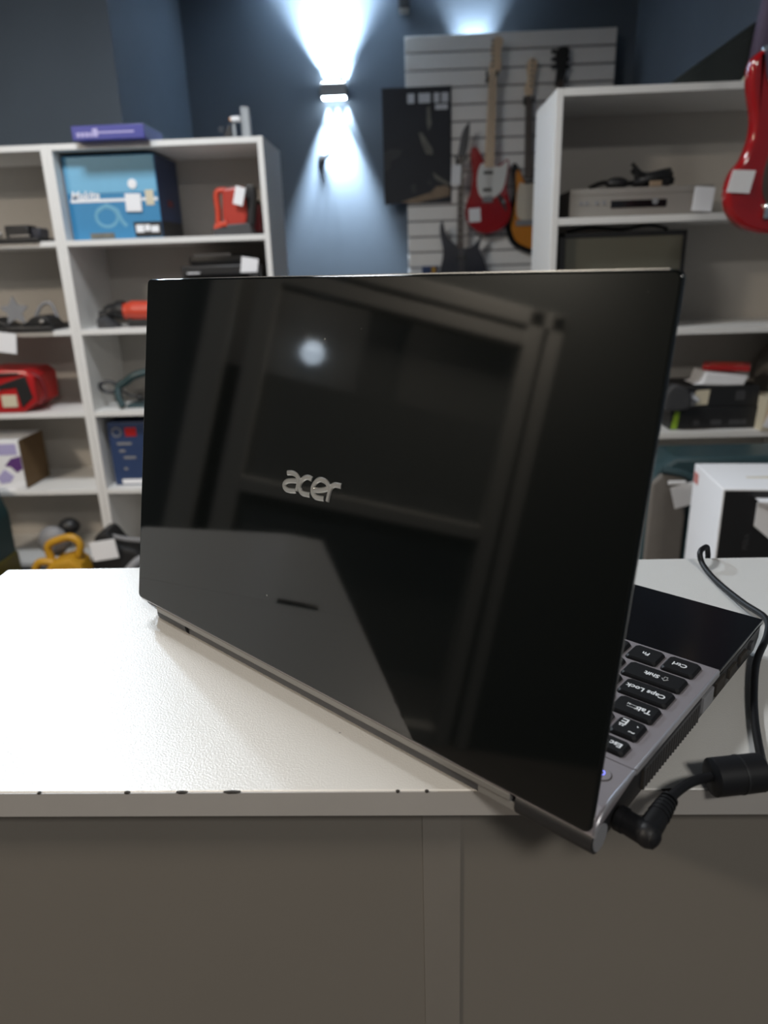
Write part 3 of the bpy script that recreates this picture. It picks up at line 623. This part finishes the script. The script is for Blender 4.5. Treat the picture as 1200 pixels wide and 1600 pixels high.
MB().tube(spline([(.05, .05, .11), (.12, .05, .095), (.19, .06, .085), (.25, .08, .07)], 5), .008, 8).build('rod', 'mid_grey', t)
ptag(t, (.052, .0, .075), .095, .062, -0.12)
t = thing('grey_hose', 'grey flexible hose coiled on the lowest shelf near the laptop', 'hose', (ony(190, 885, 2.50).x + .01, 2.42, LT[5] + .012)); t.scale = (1.1, 1.1, 1.5)
MB().tube(spline([(-.02, .02, .015), (.03, .0, .045), (.08, .03, .075), (.14, .08, .06), (.16, .12, .02), (.09, .13, .012), (.01, .10, .012)], 6), .014, 10).build('hose', 'mid_grey', t)
MB().tube([(-.02, .02, .015), (-.045, .015, .012)], .017, 10).build('hose_end', 'dark_grey', t)

# ------------------------------------------------------------------ right unit contents
t = thing('dvd_player', 'silver disc player with cables on top in the right shelves', 'player', (ony(890, 332, 2.33).x, 2.335, RTP[1]))
wd = ony(1112, 325, 2.335).x - ony(890, 325, 2.335).x
MB().bb((0, .004, .004), (wd, .25, .078), .002).build('metal_case', 'cardgrey', t)
MB().bb((.0, 0, .002), (wd * .98, .006, .078), .002).build('front_panel', 'steel', t)
MB().bb((wd * .29, -.0012, .024), (wd * .68, .003, .045)).build('display_window', 'black_gloss', t)
MB().bb((0, -.0015, .062), (wd, .02, .0795), .001).build('top_lip', 'steel', t)
for u in (.08, .12, .19, .24, .60): MB().tube([(wd * u, -.002, .040), (wd * u, .003, .040)], .006 if u < .55 else .009, 12).build('button', 'mid_grey', t)
for u in (.06, .94): MB().bb((wd * u - .015, .02, 0), (wd * u + .015, .05, .005)).build('foot', 'black', t)
ptag(t, (wd * .925, -.012, .040), .058, .066, 0.08)
t = thing('cable_bundle', 'tangle of black cables lying on the silver player', 'cable', (ony(1000, 285, 2.38).x, 2.40, RTP[1] + .0795))
random.seed(3)
cpts = []
for k in range(26):
    a = k * 1.15; cpts.append((.045 + .055 * math.cos(a) * (1 - .2 * math.sin(k)), .02 + .03 * math.sin(a), .006 + .0016 * k + .012 * (math.sin(k * 2.1) * .5 + .5)))
MB().tube(spline(cpts, 4), .0065, 6).build('coil', 'black', t)
MB().tube(spline([(-.14, .03, .008), (-.10, .02, .022), (-.05, .01, .016), (0, .02, .02)], 5), .007, 6).ball((-.06, .01, .018), (.035, .02, .018)).build('lead', 'black', t)
MB().tube(spline([(.03, .0, .03), (.0, -.01, .045), (-.025, -.012, .070)], 5), .006, 6).build('plug_end', 'black', t)
MB().bb((.025, -.038, .002), (.06, -.03, .018), .002).build('adapter', 'poster_skin', t)
# monitor
mx0 = max(ony(873, 400, 2.36).x, 0.4545); mx1 = ony(1071, 400, 2.36).x
t = thing('monitor', 'black-framed monitor with dull screen on the right unit middle shelf', 'monitor', (mx0, 2.36, RTP[2]))
wd = mx1 - mx0; h1 = 0.285
MB().bb((0, 0, .012), (.020, .035, h1), .003).build('bezel_side', 'black', t); MB().bb((wd - .012, 0, .012), (wd, .035, h1), .003).build('bezel_side', 'black', t)
MB().bb((.0, 0, h1 - .014), (wd, .035, h1), .003).build('bezel_top', 'black', t); MB().bb((.0, 0, .012), (wd, .035, .032), .003).build('bezel_bottom', 'black', t)
MB().bb((.018, .006, .030), (wd - .010, .012, h1 - .012)).build('screen', 'monitor_screen', t)
MB().bb((.004, .012, .014), (wd - .004, .05, h1 - .004), .004).build('rear_shell', 'black', t)
MB().bb((wd * .3, -.02, 0), (wd * .7, .10, .013), .003).build('stand', 'black', t)
MB().tube(spline([(.03, .05, h1 + .006), (.10, .05, h1 + .016), (.20, .05, h1 + .008), (.28, .05, h1 + .018), (.34, .05, h1 + .005)], 5), .005, 6).build('cable', 'black', t)
# boxes, third cell
by = 2.34
t = thing('hardware_box', 'long black box with green end stripe on the right shelves', 'box', (ony(1045, 676, by).x, by, RTP[3]))
MB().bb((0, 0, 0), (.285, .20, .072), .002).build('carton', 'black', t)
MB().prism([(.004, .002), (.024, .002), (.030, .070), (.014, .070)], -.0012, .0005).build('green_stripe', 'green', t)
for u0, u1 in ((.075, .095), (.130, .165), (.19, .225), (.228, .245)): MB().bb((u0, -.0012, .014), (u1, .0004, .030)).build('printed_mark', 'dark_grey', t)
t = thing('pictured_box', 'black box with a pale picture stacked on the green-striped box', 'box', (ony(1062, 640, by).x, by + .004, RTP[3] + .0722))
MB().bb((0, 0, 0), (.250, .19, .066), .002).build('carton', 'black', t)
MB().prism([(.022, .004), (.088, .008), (.092, .056), (.050, .054)], -.0012, .0005).build('picture', 'cream', t)
MB().prism([(.014, .004), (.045, .004), (.060, .024), (.036, .050)], -.0020, .0004).build('picture_shade', 'mid_grey', t)
MB().prism([(.036, .032), (.044, .040), (.062, .024), (.056, .018)], -.0026, .0004).build('picture_light', 'paper', t)
MB().bb((.175, -.0012, .020), (.205, .0004, .050)).build('printed_mark', 'dark_grey', t)
t = thing('dark_pouch', 'dark crumpled pouch at the left of the stacked boxes', 'pouch', (ony(1058, 640, by).x - .02, by - .012, RTP[3] + .0722))
MB().prism(sp2([(-.03, 0), (.035, 0), (.05, .03), (.03, .068), (-.01, .082), (-.035, .05)], 3), -.03, .008, 'y', .008).build('pouch', 'dark_grey', t)
t = thing('white_package', 'crumpled white package lying on the black pictured box', 'package', (ony(1088, 598, by).x, by + .005, RTP[3] + .1384))
MB().prism([(.0, .006), (.02, .012), (.03, .046), (.075, .040), (.165, .030), (.155, .0), (.10, .0), (.04, .002)], 0, .11, 'y', .006).build('package', 'paper', t)
t = thing('red_folder', 'bright red flat box on top of the white package', 'box', (ony(1098, 570, by + .06).x, by + .05, RTP[3] + .1805))
r3 = Matrix.Rotation(math.radians(-24), 3, 'Z')
MB().box((.085, .03, .010), (.14, .085, .018), .002, r3).build('cover', 'red', t)
MB().box((.088, .028, .0205), (.10, .05, .002), .0005, r3).build('printed_panel', 'orange_red', t)
t = thing('tagged_box', 'cream and amber box with white tag at the right frame edge', 'box', (ony(1186, 665, by - .03).x, by - .045, RTP[3]))
MB().prism([(0, 0), (.16, 0), (.16, .105), (.004, .105)], -.0, .12, 'y', .003).build('carton', 'cream', t)
MB().prism([(.008, .020), (.10, .020), (.10, .088), (.020, .088)], -.0014, .0005).build('amber_print', 'amber', t)
ptag(t, (.040, -.008, .040), .060, .070, 0.3)
t = thing('grey_green_box', 'grey-green case leaning in the right shelf beside the red box', 'case', (ony(1196, 600, 2.48).x, 2.46, RTP[3]))
MB().prism([(0.01, 0), (.09, 0), (.09, .27), (.05, .27), (.0, .17)], 0, .12, 'y', .008).build('case', 'cardgrey', t)

# on top of the right unit
zt = RTP[0]; ty = 2.40
a = ony(1030, 130, ty); b2 = ony(1180, 28, ty); c3 = ony(1170, 122, ty)
t = thing('wedge_case', 'black wedge-shaped case on top of the right shelves', 'case', (a.x, ty, zt))
dx = c3.x - a.x; dz = b2.z - zt
MB().prism([(0, 0), (dx + .06, 0), (dx + .06, dz * 1.0), (dx * 1.06, dz)], 0, .20, 'y', .006).build('case', 'wedge', t)
MB().prism([(0.03, 0.004), (dx + .05, .004), (dx + .05, dz - .03), (dx * 1.0, dz - .04)], -.003, .004, 'y', .002).build('side_cover', 'wedge', t)
t = thing('gig_bag', 'dark purple padded bag standing at the right frame edge', 'bag', (ony(1168, 112, 2.36).x, 2.335, zt + .001))
MB().prism([(.0, 0), (.10, 0), (.135, .12), (.16, .25), (.175, .42), (.18, .6), (.14, .625), (.10, .62), (.07, .5), (.05, .4), (.02, .2)], 0, .055, 'y', .012).build('bag', mat('purple_grey', (0.10, 0.075, 0.12), 0.7, noise=.3, nscale=20), t)
MB().tube([(.05, -.004, .05), (.09, -.004, .3), (.12, -.004, .55)], .003, 6).build('zip', 'maroon', t)
t = thing('green_packet', 'small pale green packet on the right shelves beside the red guitar', 'packet', (ony(1158, 125, 2.32).x, 2.318, zt))
MB().prism([(0, 0), (.035, 0), (.035, .028), (.020, .030)], 0, .012, 'y', .002).build('packet', 'pale_green', t)

# low bench behind the counter with the cases and the white carton
t = thing('low_bench', 'low grey bench behind the counter under the white carton', 'bench', (0.5, 1.35, 0))
MB().bb((0, 0, .40), (.80, .90, .43), .003).build('bench_top', 'cardgrey', t)
for lx in (.03, .73):
    for ly in (.03, .83): MB().bb((lx, ly, 0), (lx + .04, ly + .04, .40)).build('leg', 'dark_grey', t)
# white carton: left side, top and black front are visible
zt2 = 0.86
A_ = onz(1130, 764, zt2); B_ = onz(1086, 724, zt2)
rz = math.atan2(A_.x - B_.x, B_.y - A_.y)
dpt = (A_ - B_).length
t = thing('white_carton', 'white carton with black front panel standing behind the laptop', 'box', (A_.x, A_.y, .43), rz)
hb = zt2 - .43
MB().bb((0, 0, 0), (.36, dpt, hb), .002).build('carton', 'paper', t)
MB().bb((.004, -.0016, .002), (.36, .0008, hb - .004)).build('black_front', 'black', t)
text_mesh('lettering', 'PERA', .017, .0003, 'dark_grey', t, (.064, -.0020, hb - .125), (math.pi / 2, -math.pi / 2, 0), 'CENTER')
MB().bb((-.0012, dpt - .040, hb - .045), (.0006, dpt - .008, hb - .018)).build('red_mark', 'pale_red', t)
MB().prism([(.08, hb), (.12, hb + .001), (.36, hb + .001), (.36, hb)], dpt * .4, dpt * .45).build('tape', 'cream', t)
tt = MB().prism([(0, 0), (.06, -.05), (.06, .03), (.012, .062), (.0, .055)], -.004, -.001, 'y').build('price_tag', 'paper', t); tt.location = (.074, -.004, hb - .085)
MB().prism([(0.0, .0), (.075, -.03), (.075, .0)], -.03, -.001, 'y').build('tag_fold', 'paper', tt).location = (-.006, 0, .066)
# teal hard case
cy_ = 2.02; zt3 = ony(1060, 716, cy_).z
t = thing('teal_case', 'teal hard case with paper tag behind the white carton', 'case', (ony(1010, 800, cy_).x, cy_, .4305))
MB().prism(([(0, 0), (.0, zt3 - .55), (.02, zt3 - .47), (.07, zt3 - .43), (.20, zt3 - .43), (.40, zt3 - .43), (.42, zt3 - .46), (.42, 0)]), 0, .16, 'y', .012).build('case_shell', 'teal', t)
MB().prism([(0.0, 0), (.105, 0), (.105, zt3 - .50), (.085, zt3 - .465), (.03, zt3 - .47), (.0, zt3 - .5)], -.025, .0, 'y', .006).build('case_front', 'cardgrey', t)
MB().tube(spline([(.02, -.03, zt3 - .455), (.09, -.035, zt3 - .47), (.118, -.035, zt3 - .52), (.120, -.03, .06)], 6), .011, 8).build('edge_moulding', 'teal', t)
pt_ = ony(1068, 774, cy_ - .05); ptag(t, (pt_.x - t.location.x, -.05, pt_.z - t.location.z), .062, .066, -0.28)
pt_ = ony(1058, 754, cy_ - .05); MB().box((pt_.x - t.location.x, -.05, pt_.z - t.location.z), (.05, .006, .011), .002).build('tag_clip', 'paper', t)

# ------------------------------------------------------------------ back wall: slat panel, poster, lamp
SY = BW - 0.13
sx0 = ony(632, 57, SY).x; sx1 = ony(965, 40, SY).x; sz1 = ony(632, 57, SY).z
t = thing('slat_panel', 'grey horizontal slat panel the guitars hang on', 'wall panel', (sx0, SY, 0))
sp = ony(700, 84, SY).z - ony(700, 112, SY).z
MB().bb((0.002, .018, sz1 - 15 * sp), (sx1 - sx0 - .002, .028, sz1 - .004)).build('backing_board', 'slat_groove', t)
for k in range(15):
    z1_ = sz1 - k * sp
    MB().bb((0, 0, z1_ - sp + .009), (sx1 - sx0, .018, z1_), .002, 1).build('slat', 'slat', t)
for xx in (.03, sx1 - sx0 - .06): MB().bb((xx, .028, sz1 - 15 * sp), (xx + .03, .129, sz1 - .1)).build('batten', 'slat_groove', t)
# poster (plain stand-in design)
pY = SY - .012
a = ony(596, 138, pY); b2 = ony(705, 316, pY); pw = b2.x - a.x; ph = a.z - b2.z
t = thing('poster', 'dark framed poster hanging over the left edge of the slat panel', 'poster', (a.x, pY, b2.z))
MB().bb((0, 0, 0), (pw, .008, ph), .001, 1).build('poster_sheet', 'poster', t)
for u0, u1 in ((.37, .47), (.53, .70), (.75, .83), (.86, .96)): MB().bb((pw * u0, -.0008, ph * .865), (pw * u1, .0005, ph * .945)).build('title_block', 'poster_text', t)
MB().bb((pw * .77, -.0008, ph * .805), (pw * .95, .0005, ph * .85)).build('title_block', 'poster_text', t)
def pp(x, y): return ((x - 55) / (870 - 55) * pw, (1500 - y) / (1500 - 130) * ph)
for m, pts in [('poster_smoke', [(70, 1090), (60, 870), (150, 830), (290, 850), (250, 930), (150, 980), (120, 1080)]), ('poster_pale', [(480, 650), (530, 660), (590, 760), (650, 860), (650, 920), (570, 910), (530, 820)]), ('poster_pale', [(580, 370), (620, 350), (640, 560), (600, 640), (580, 560)]), ('poster_skin', [(250, 1480), (450, 1420), (620, 1370), (690, 1300), (800, 1290), (860, 1330), (850, 1420), (700, 1450), (560, 1470), (450, 1500)]), ('poster_pale', [(650, 1120), (720, 1180), (860, 1270), (850, 1300), (720, 1240), (660, 1190)]), ('poster_smoke', [(570, 1230), (620, 1220), (640, 1280), (590, 1270)]), ('poster_smoke', [(380, 1270), (440, 1260), (450, 1370), (390, 1370)])]:
    MB().prism([pp(*p) for p in pts], -.0006, .0005).build('printed_shape', m, t)
# wall lamp shining up and down
lc = ony(522, 142, BW - .06); lx0 = ony(500, 142, BW - .1).x; lx1 = ony(541, 142, BW - .1).x
t = thing('wall_lamp', 'white up-and-down wall lamp glowing on the blue wall', 'lamp', ((lx0 + lx1) / 2, BW, lc.z))
hw = (lx1 - lx0) / 2
MB().bb((-hw, -.10, -.034), (hw, -.0, .034), .004).build('lamp_housing', 'mid_grey', t)
MB().bb((-hw + .008, -.092, .0342), (hw - .008, -.012, .037)).build('upper_lens', 'lamp_glow', t)
MB().bb((-hw + .008, -.092, -.037), (hw - .008, -.012, -.0342)).build('lower_lens', 'lamp_glow', t)
def spot(loc, up, energy, ang, blend, parent=None, size=.02):
    d = bpy.data.lights.new('wall_lamp_beam', 'SPOT'); d.energy = energy; d.spot_size = math.radians(ang); d.spot_blend = blend; d.color = (0.72, 0.86, 1.0); d.shadow_soft_size = size
    o = bpy.data.objects.new('wall_lamp_beam', d); COL.objects.link(o); o.location = loc
    o.rotation_euler = (math.pi, 0, 0) if up else (0, 0, 0); return o
for k, sx_ in enumerate((-.07, -.042, -.014, .014, .042, .07)):
    dd = .022 if k % 2 else .06
    spot(((lx0 + lx1) / 2 + sx_, BW - dd, lc.z + .045), True, 50 if k % 2 == 0 else 26, 70, .7, None, .012)
    spot(((lx0 + lx1) / 2 + sx_, BW - dd, lc.z - .045), False, 44 if k % 2 == 0 else 20, 50, .45, None, .012)
for sx_ in (-.03, .03):
    spot(((lx0 + lx1) / 2 + sx_, BW - .09, lc.z + .05), True, 75, 88, .7); spot(((lx0 + lx1) / 2 + sx_, BW - .09, lc.z - .05), False, 75, 60, .5)
# second lamp hidden behind the slat panel, its upward beam shows above the panel
l2 = ony(740, 120, BW - .05)
t = thing('wall_lamp', 'wall lamp half hidden behind the slat panel, lighting the wall above', 'lamp', (l2.x, BW, l2.z))
MB().bb((-.07, -.09, -.034), (.07, -.0, .034), .004).build('lamp_housing', 'lamp_white', t)
MB().bb((-.062, -.082, .0342), (.062, -.012, .037)).build('upper_lens', 'lamp_glow', t)
spot((l2.x - .03, BW - .05, l2.z + .05), True, 26, 70, .5); spot((l2.x + .03, BW - .05, l2.z + .05), True, 26, 70, .5)
p = ony(503, 247, BW - .02); t = thing('wall_smudge', 'small solid dark smudge on the blue wall below the lamp', 'hook', (p.x, BW, p.z))  # solid shape in place of a dark smudge on the wall
MB().bb((-.02, -.012, -.02), (.02, 0, .02), .003).build('smudge_plate', 'black', t)
MB().tube(spline([(0, -.01, .0), (.01, -.018, .0), (.035, -.028, .006), (.045, -.03, .022)], 5), .010, 8).build('smudge_arm', 'black', t)
# small security camera high on the wall
p = ony(631, 8, BW - .05); t = thing('security_camera', 'small dark security camera high on the back wall', 'camera', (p.x, BW, p.z))
MB().bb((-.03, -.02, .0), (.03, 0, .09), .004).build('bracket', 'dark_grey', t)
MB().bb((-.032, -.11, -.03), (.032, -.02, .045), .01).build('camera_body', 'dark_grey', t)
MB().bb((-.026, -.112, -.045), (.026, -.04, -.0305), .004).build('lens_hood', 'steel', t)

# ------------------------------------------------------------------ guitars
def pxo(pts, Y, root): 
    out = []
    for x, y in pts:
        v = ony(x, y, Y); out.append((v.x - root.location.x, v.z - root.location.z))
    return out
def c66(pts): return [(660 + a / 6.4, 180 + b / 6.4) for a, b in pts]
def c3(pts): return [(580 + a / 2.857, 20 + b / 2.857) for a, b in pts]
def mkguitar(label, root_px, Y, body, m_body, neck, head, m_neck, m_head, n=3, bev=.008, depth=.045):
    r = ony(*root_px, Y); t = thing('electric_guitar', label, 'guitar', (r.x, Y, r.z), 0, None)
    MB().prism(sp2(pxo(body, Y, t), n), 0, depth, 'y', bev).build('guitar_body', m_body, t)
    MB().prism(pxo(neck, Y, t), -.008, .012, 'y', .003).build('neck', m_neck, t)
    MB().prism(sp2(pxo(head, Y, t), 2), .0, .016, 'y', .002).build('headstock', m_head, t)
    return t
GY = SY - .112
def strings(t, pts_top, pts_bot, Y, m='steel', n=6):
    a0, a1 = [ony(*p, Y) - t.location for p in pts_top]; b0, b1 = [ony(*p, Y) - t.location for p in pts_bot]
    mb = MB()
    for k in range(n):
        f = (k + .5) / n; p = a0.lerp(a1, f); q_ = b0.lerp(b1, f); mb.tube([(p.x, -.012, p.z), (q_.x, -.012, q_.z)], .0006, 4)
    o = mb.build('strings', m, t); return o
def hanger(t, px, Y):
    v = ony(*px, Y) - t.location
    h = MB().bb((v.x - .022, .018, v.z - .03), (v.x + .022, SY - Y - .001, v.z - .012), .002).tube([(v.x - .020, .02, v.z - .02), (v.x - .028, -.022, v.z - .02), (v.x - .028, -.026, v.z - .0)], .006, 8).tube([(v.x + .020, .02, v.z - .02), (v.x + .028, -.022, v.z - .02), (v.x + .028, -.026, v.z - .0)], .006, 8).build('wall_hanger', 'black', t); return h
def pegs(t, pts, Y, m='chrome'):
    for p in pts:
        v = ony(*p, Y) - t.location; MB().tube([(v.x, -.012, v.z), (v.x, .0, v.z)], .006, 8).build('tuning_peg', m, t)
# red guitar
body = c66([(488, 340), (520, 312), (555, 330), (590, 400), (625, 470), (700, 500), (750, 505), (800, 470), (845, 436), (870, 455), (868, 540), (852, 640), (848, 720), (862, 800), (887, 890), (890, 970), (865, 1055), (815, 1120), (740, 1165), (650, 1185), (560, 1170), (490, 1120), (442, 1060), (424, 990), (430, 920), (455, 850), (480, 780), (494, 700), (498, 600), (492, 500), (484, 410)])
t = mkguitar('red electric guitar with white pickguard on the slat panel', (763, 362), GY, body, 'red_gloss', c3([(506, 690), (527, 270), (560, 270), (548, 690)]), c3([(527, 275), (530, 230), (540, 200), (534, 165), (548, 115), (572, 105), (590, 120), (584, 150), (578, 190), (582, 240), (560, 280)]), 'maple', 'maple')
MB().prism(sp2(pxo(c66([(592, 482), (640, 490), (700, 500), (745, 514), (795, 500), (846, 452), (856, 490), (838, 610), (800, 745), (720, 822), (640, 842), (582, 815), (552, 740), (546, 640), (560, 545)]), GY, t), 3), -.003, .001).build('pickguard', 'pearl', t)
for a, b in (((612, 560), (706, 590)), ((605, 732), (692, 762))):
    u = pxo(c66([a, b]), GY, t); MB().bb((u[0][0], -.008, u[1][1]), (u[1][0], -.002, u[0][1]), .003).build('pickup', 'black', t)
u = pxo(c66([(600, 815), (702, 872)]), GY, t); MB().bb((u[0][0], -.010, u[1][1]), (u[1][0], .0, u[0][1]), .003).build('bridge', 'mid_grey', t)
MB().prism(sp2(pxo(c66([(752, 790), (800, 815), (832, 890), (842, 962), (805, 915), (762, 845)]), GY, t), 2), -.005, .001).build('control_plate', 'black', t)
kn = pxo(c66([(812, 865)]), GY, t)[0]; MB().tube([(kn[0], -.016, kn[1]), (kn[0], -.004, kn[1])], .009, 12).build('control_knob', 'chrome', t)
u = pxo(c66([(522, 1000)]), GY, t)[0]; ptag(t, (u[0], -.004, u[1]), .068, .075, -.05)
hanger(t, (768, 112), GY); strings(t, ((765, 114), (773, 114)), ((757, 310), (768, 310)), GY); pegs(t, [(769, 64 + k * 8) for k in range(6)], GY)
# sunburst guitar
GY2 = SY - .055
outer = [(800, 262), (806, 254), (814, 268), (820, 282), (834, 282), (846, 270), (852, 276), (858, 310), (862, 340), (866, 365), (856, 388), (836, 397), (816, 392), (800, 382), (792, 365), (791, 345), (798, 320), (801, 295)]
inner = [(cx * .80 + 829 * .20, cy * .86 + 336 * .14) for cx, cy in outer]
t = mkguitar('sunburst electric guitar half hidden by the right shelves', (829, 397), GY2, outer, 'black_gloss', c3([(684, 740), (690, 370), (716, 370), (722, 740)]), c3([(690, 372), (686, 330), (700, 290), (694, 240), (708, 205), (730, 202), (742, 225), (730, 280), (726, 330), (716, 372)]), 'rosewood', 'maple')
MB().prism(sp2(pxo(inner, GY2, t), 3), -.002, .001).build('burst_top', 'sun_orange', t)
MB().prism(sp2(pxo([(812, 286), (820, 288), (834, 286), (846, 284), (850, 310), (848, 340), (834, 346), (818, 344), (808, 338), (807, 310)], GY2, t), 3), -.005, .0).build('pickguard', 'ivory', t)
u = pxo([(806, 344), (846, 352)], GY2, t); MB().bb((u[0][0], -.010, u[1][1]), (u[1][0], .0, u[0][1]), .003).build('bridge', 'mid_grey', t)
hanger(t, (826, 152), GY2); strings(t, ((822, 150), (830, 150)), ((821, 345), (832, 345)), GY2); pegs(t, [(832 - k * .5, 95 + k * 8) for k in range(6)], GY2)
# black guitar behind the shelf
GY3 = SY - .06
t = mkguitar('black guitar whose dark headstock shows above the right shelves', (880, 400), GY3, [(872, 270), (878, 282), (890, 284), (902, 272), (908, 282), (904, 320), (914, 360), (906, 390), (890, 400), (878, 390), (870, 360), (874, 320)], 'black', c3([(835, 740), (832, 300), (858, 300), (866, 740)]), c3([(826, 300), (830, 250), (822, 200), (838, 155), (880, 150), (884, 180), (872, 240), (862, 300)]), 'rosewood', 'black')
hanger(t, (876, 122), GY3)
for k in range(3):
    for sx_ in (-1, 1):
        v = ony(876 + sx_ * 14, 80 + k * 12, GY3) - t.location; MB().tube([(v.x, .008, v.z), (v.x - sx_ * .03, .008, v.z)], .010, 8).build('tuning_peg', 'black', t)
# dark pointed guitar low in front
GY4 = GY - .03
body = c66([(205, 1060), (178, 1100), (182, 1200), (207, 1330), (205, 1430), (178, 1550), (150, 1700), (170, 1850), (260, 1960), (400, 1990), (540, 1960), (640, 1860), (670, 1720), (650, 1560), (610, 1430), (570, 1350), (580, 1270), (612, 1185), (560, 1250), (500, 1310), (420, 1330), (330, 1290), (265, 1235), (228, 1160)])
t = mkguitar('dark grey guitar with pointed horns lowest on the slat panel', (722, 490), GY4, body, 'gunmetal', c66([(345, 1330), (362, 410), (412, 410), (412, 1330)]), c66([(360, 420), (372, 300), (395, 180), (430, 110), (474, 72), (470, 200), (460, 300), (420, 420)]), 'rosewood', 'gunmetal', n=2, bev=.0015)
for y in (1400, 1560, 1680):
    u = pxo(c66([(340, y), (440, y + 40)]), GY4, t); MB().bb((u[0][0], -.007, u[1][1]), (u[1][0], .002, u[0][1]), .002).build('pickup', 'black', t)
u = pxo(c66([(335, 600)]), GY4, t)[0]; ptag(t, (u[0], -.014, u[1]), .055, .105, .05)
hanger(t, (720, 244), GY4); strings(t, ((717, 246), (724, 246)), ((716, 440), (726, 440)), GY4); pegs(t, [(724 + k * 1.2, 236 - k * 7) for k in range(6)], GY4, 'black')
for k in range(12):
    u = pxo(c66([(352, 480 + k * 70), (410, 484 + k * 70)]), GY4, t); MB().bb((u[0][0], -.0095, u[1][1]), (u[1][0], -.008, u[0][1])).build('fret', 'steel', t)
# blue and yellow packet hooked on the slats
p = ony(672, 425, SY - .01); t = thing('string_packet', 'small blue and yellow packet on the slats above the laptop', 'packet', (p.x, SY - .02, p.z - .04))
MB().bb((-.05, 0, 0), (.05, .018, .075), .002).build('packet', 'navy', t); MB().bb((.008, -.001, .030), (.035, .001, .070)).build('yellow_print', 'yellow_tool', t); MB().bb((-.045, -.001, .005), (-.01, .001, .03)).build('blue_print', 'purple', t)

# red bass body hanging at the right frame edge
RGY = 1.90
def c8(pts): return [(1040 + a / 4.21, b / 4.21) for a, b in pts]
left = c8([(662, 322), (630, 335), (592, 372), (567, 440), (560, 540), (570, 640), (584, 740), (580, 850), (555, 950), (510, 1050), (460, 1110), (422, 1190), (405, 1290), (420, 1385), (462, 1455), (525, 1505), (600, 1530), (690, 1540)])
right = [(1230, 364), (1262, 350), (1284, 320), (1288, 285), (1276, 250), (1258, 215), (1252, 180), (1260, 150), (1268, 125), (1258, 112), (1242, 122), (1228, 140), (1212, 138), (1202, 118), (1200, 96)]
r = ony(1205, 366, RGY)
t = thing('electric_guitar', 'large glossy red guitar hanging close at the right frame edge', 'guitar', (r.x, RGY, r.z))
MB().prism(sp2(pxo(left + right, RGY, t), 3), 0, .042, 'y', .011, 4).build('guitar_body', 'red_gloss', t)
MB().prism(sp2(pxo([(1193, 270), (1200, 245), (1215, 190), (1240, 165), (1250, 200), (1245, 250), (1250, 300), (1225, 325), (1200, 320), (1191, 300)], RGY, t), 3), -.003, .001).build('pickguard', 'rosewood', t)
u = pxo([(1192, 318), (1225, 342)], RGY, t); MB().bb((u[0][0], -.012, u[1][1]), (u[1][0], .0, u[0][1]), .003).build('bridge', 'chrome', t)
for y in (235, 280): u = pxo([(1203, y), (1236, y + 14)], RGY, t); MB().bb((u[0][0], -.010, u[1][1]), (u[1][0], -.002, u[0][1]), .003).build('pickup', 'black', t)
MB().prism(pxo([(1206, 165), (1211, -110), (1226, -110), (1231, 165)], RGY, t), -.012, .012, 'y', .003).build('neck', 'rosewood', t)
MB().prism(sp2(pxo([(1208, -108), (1202, -150), (1206, -200), (1222, -215), (1232, -190), (1230, -108)], RGY, t), 2), -.004, .012, 'y', .002).build('headstock', 'maple', t)
v = pxo([(1196, 76), (1191, 80), (1179, 96)], RGY, t)
MB().tube([(v[0][0], -.006, v[0][1]), (v[0][0], .004, v[0][1])], .006, 10).build('strap_button', 'chrome', t)
u = pxo([(1156, 284)], RGY, t)[0]
tg = MB().prism(pxo(c8([(432, 1120), (580, 1125), (536, 1275), (388, 1268)]), RGY, t), -.012, -.010, 'y').build('price_tag', 'paper', t); tg['label'] = 'white price tag'
strings(t, ((1212, -105), (1224, -105)), ((1208, 330), (1228, 330)), RGY, n=4)
v = ony(1217, -120, RGY)
t = thing('guitar_hanger', 'black ceiling hook holding the large red guitar', 'hook', (v.x, RGY + .02, CEIL))
MB().tube([(0, 0, 0), (0, 0, v.z - CEIL + .02)], .006, 8).build('rod', 'black', t)
MB().tube([(-.03, -.04, v.z - CEIL + .01), (-.03, .0, v.z - CEIL + .0), (.03, .0, v.z - CEIL + .0), (.03, -.04, v.z - CEIL + .01)], .006, 8).build('yoke', 'black', t)
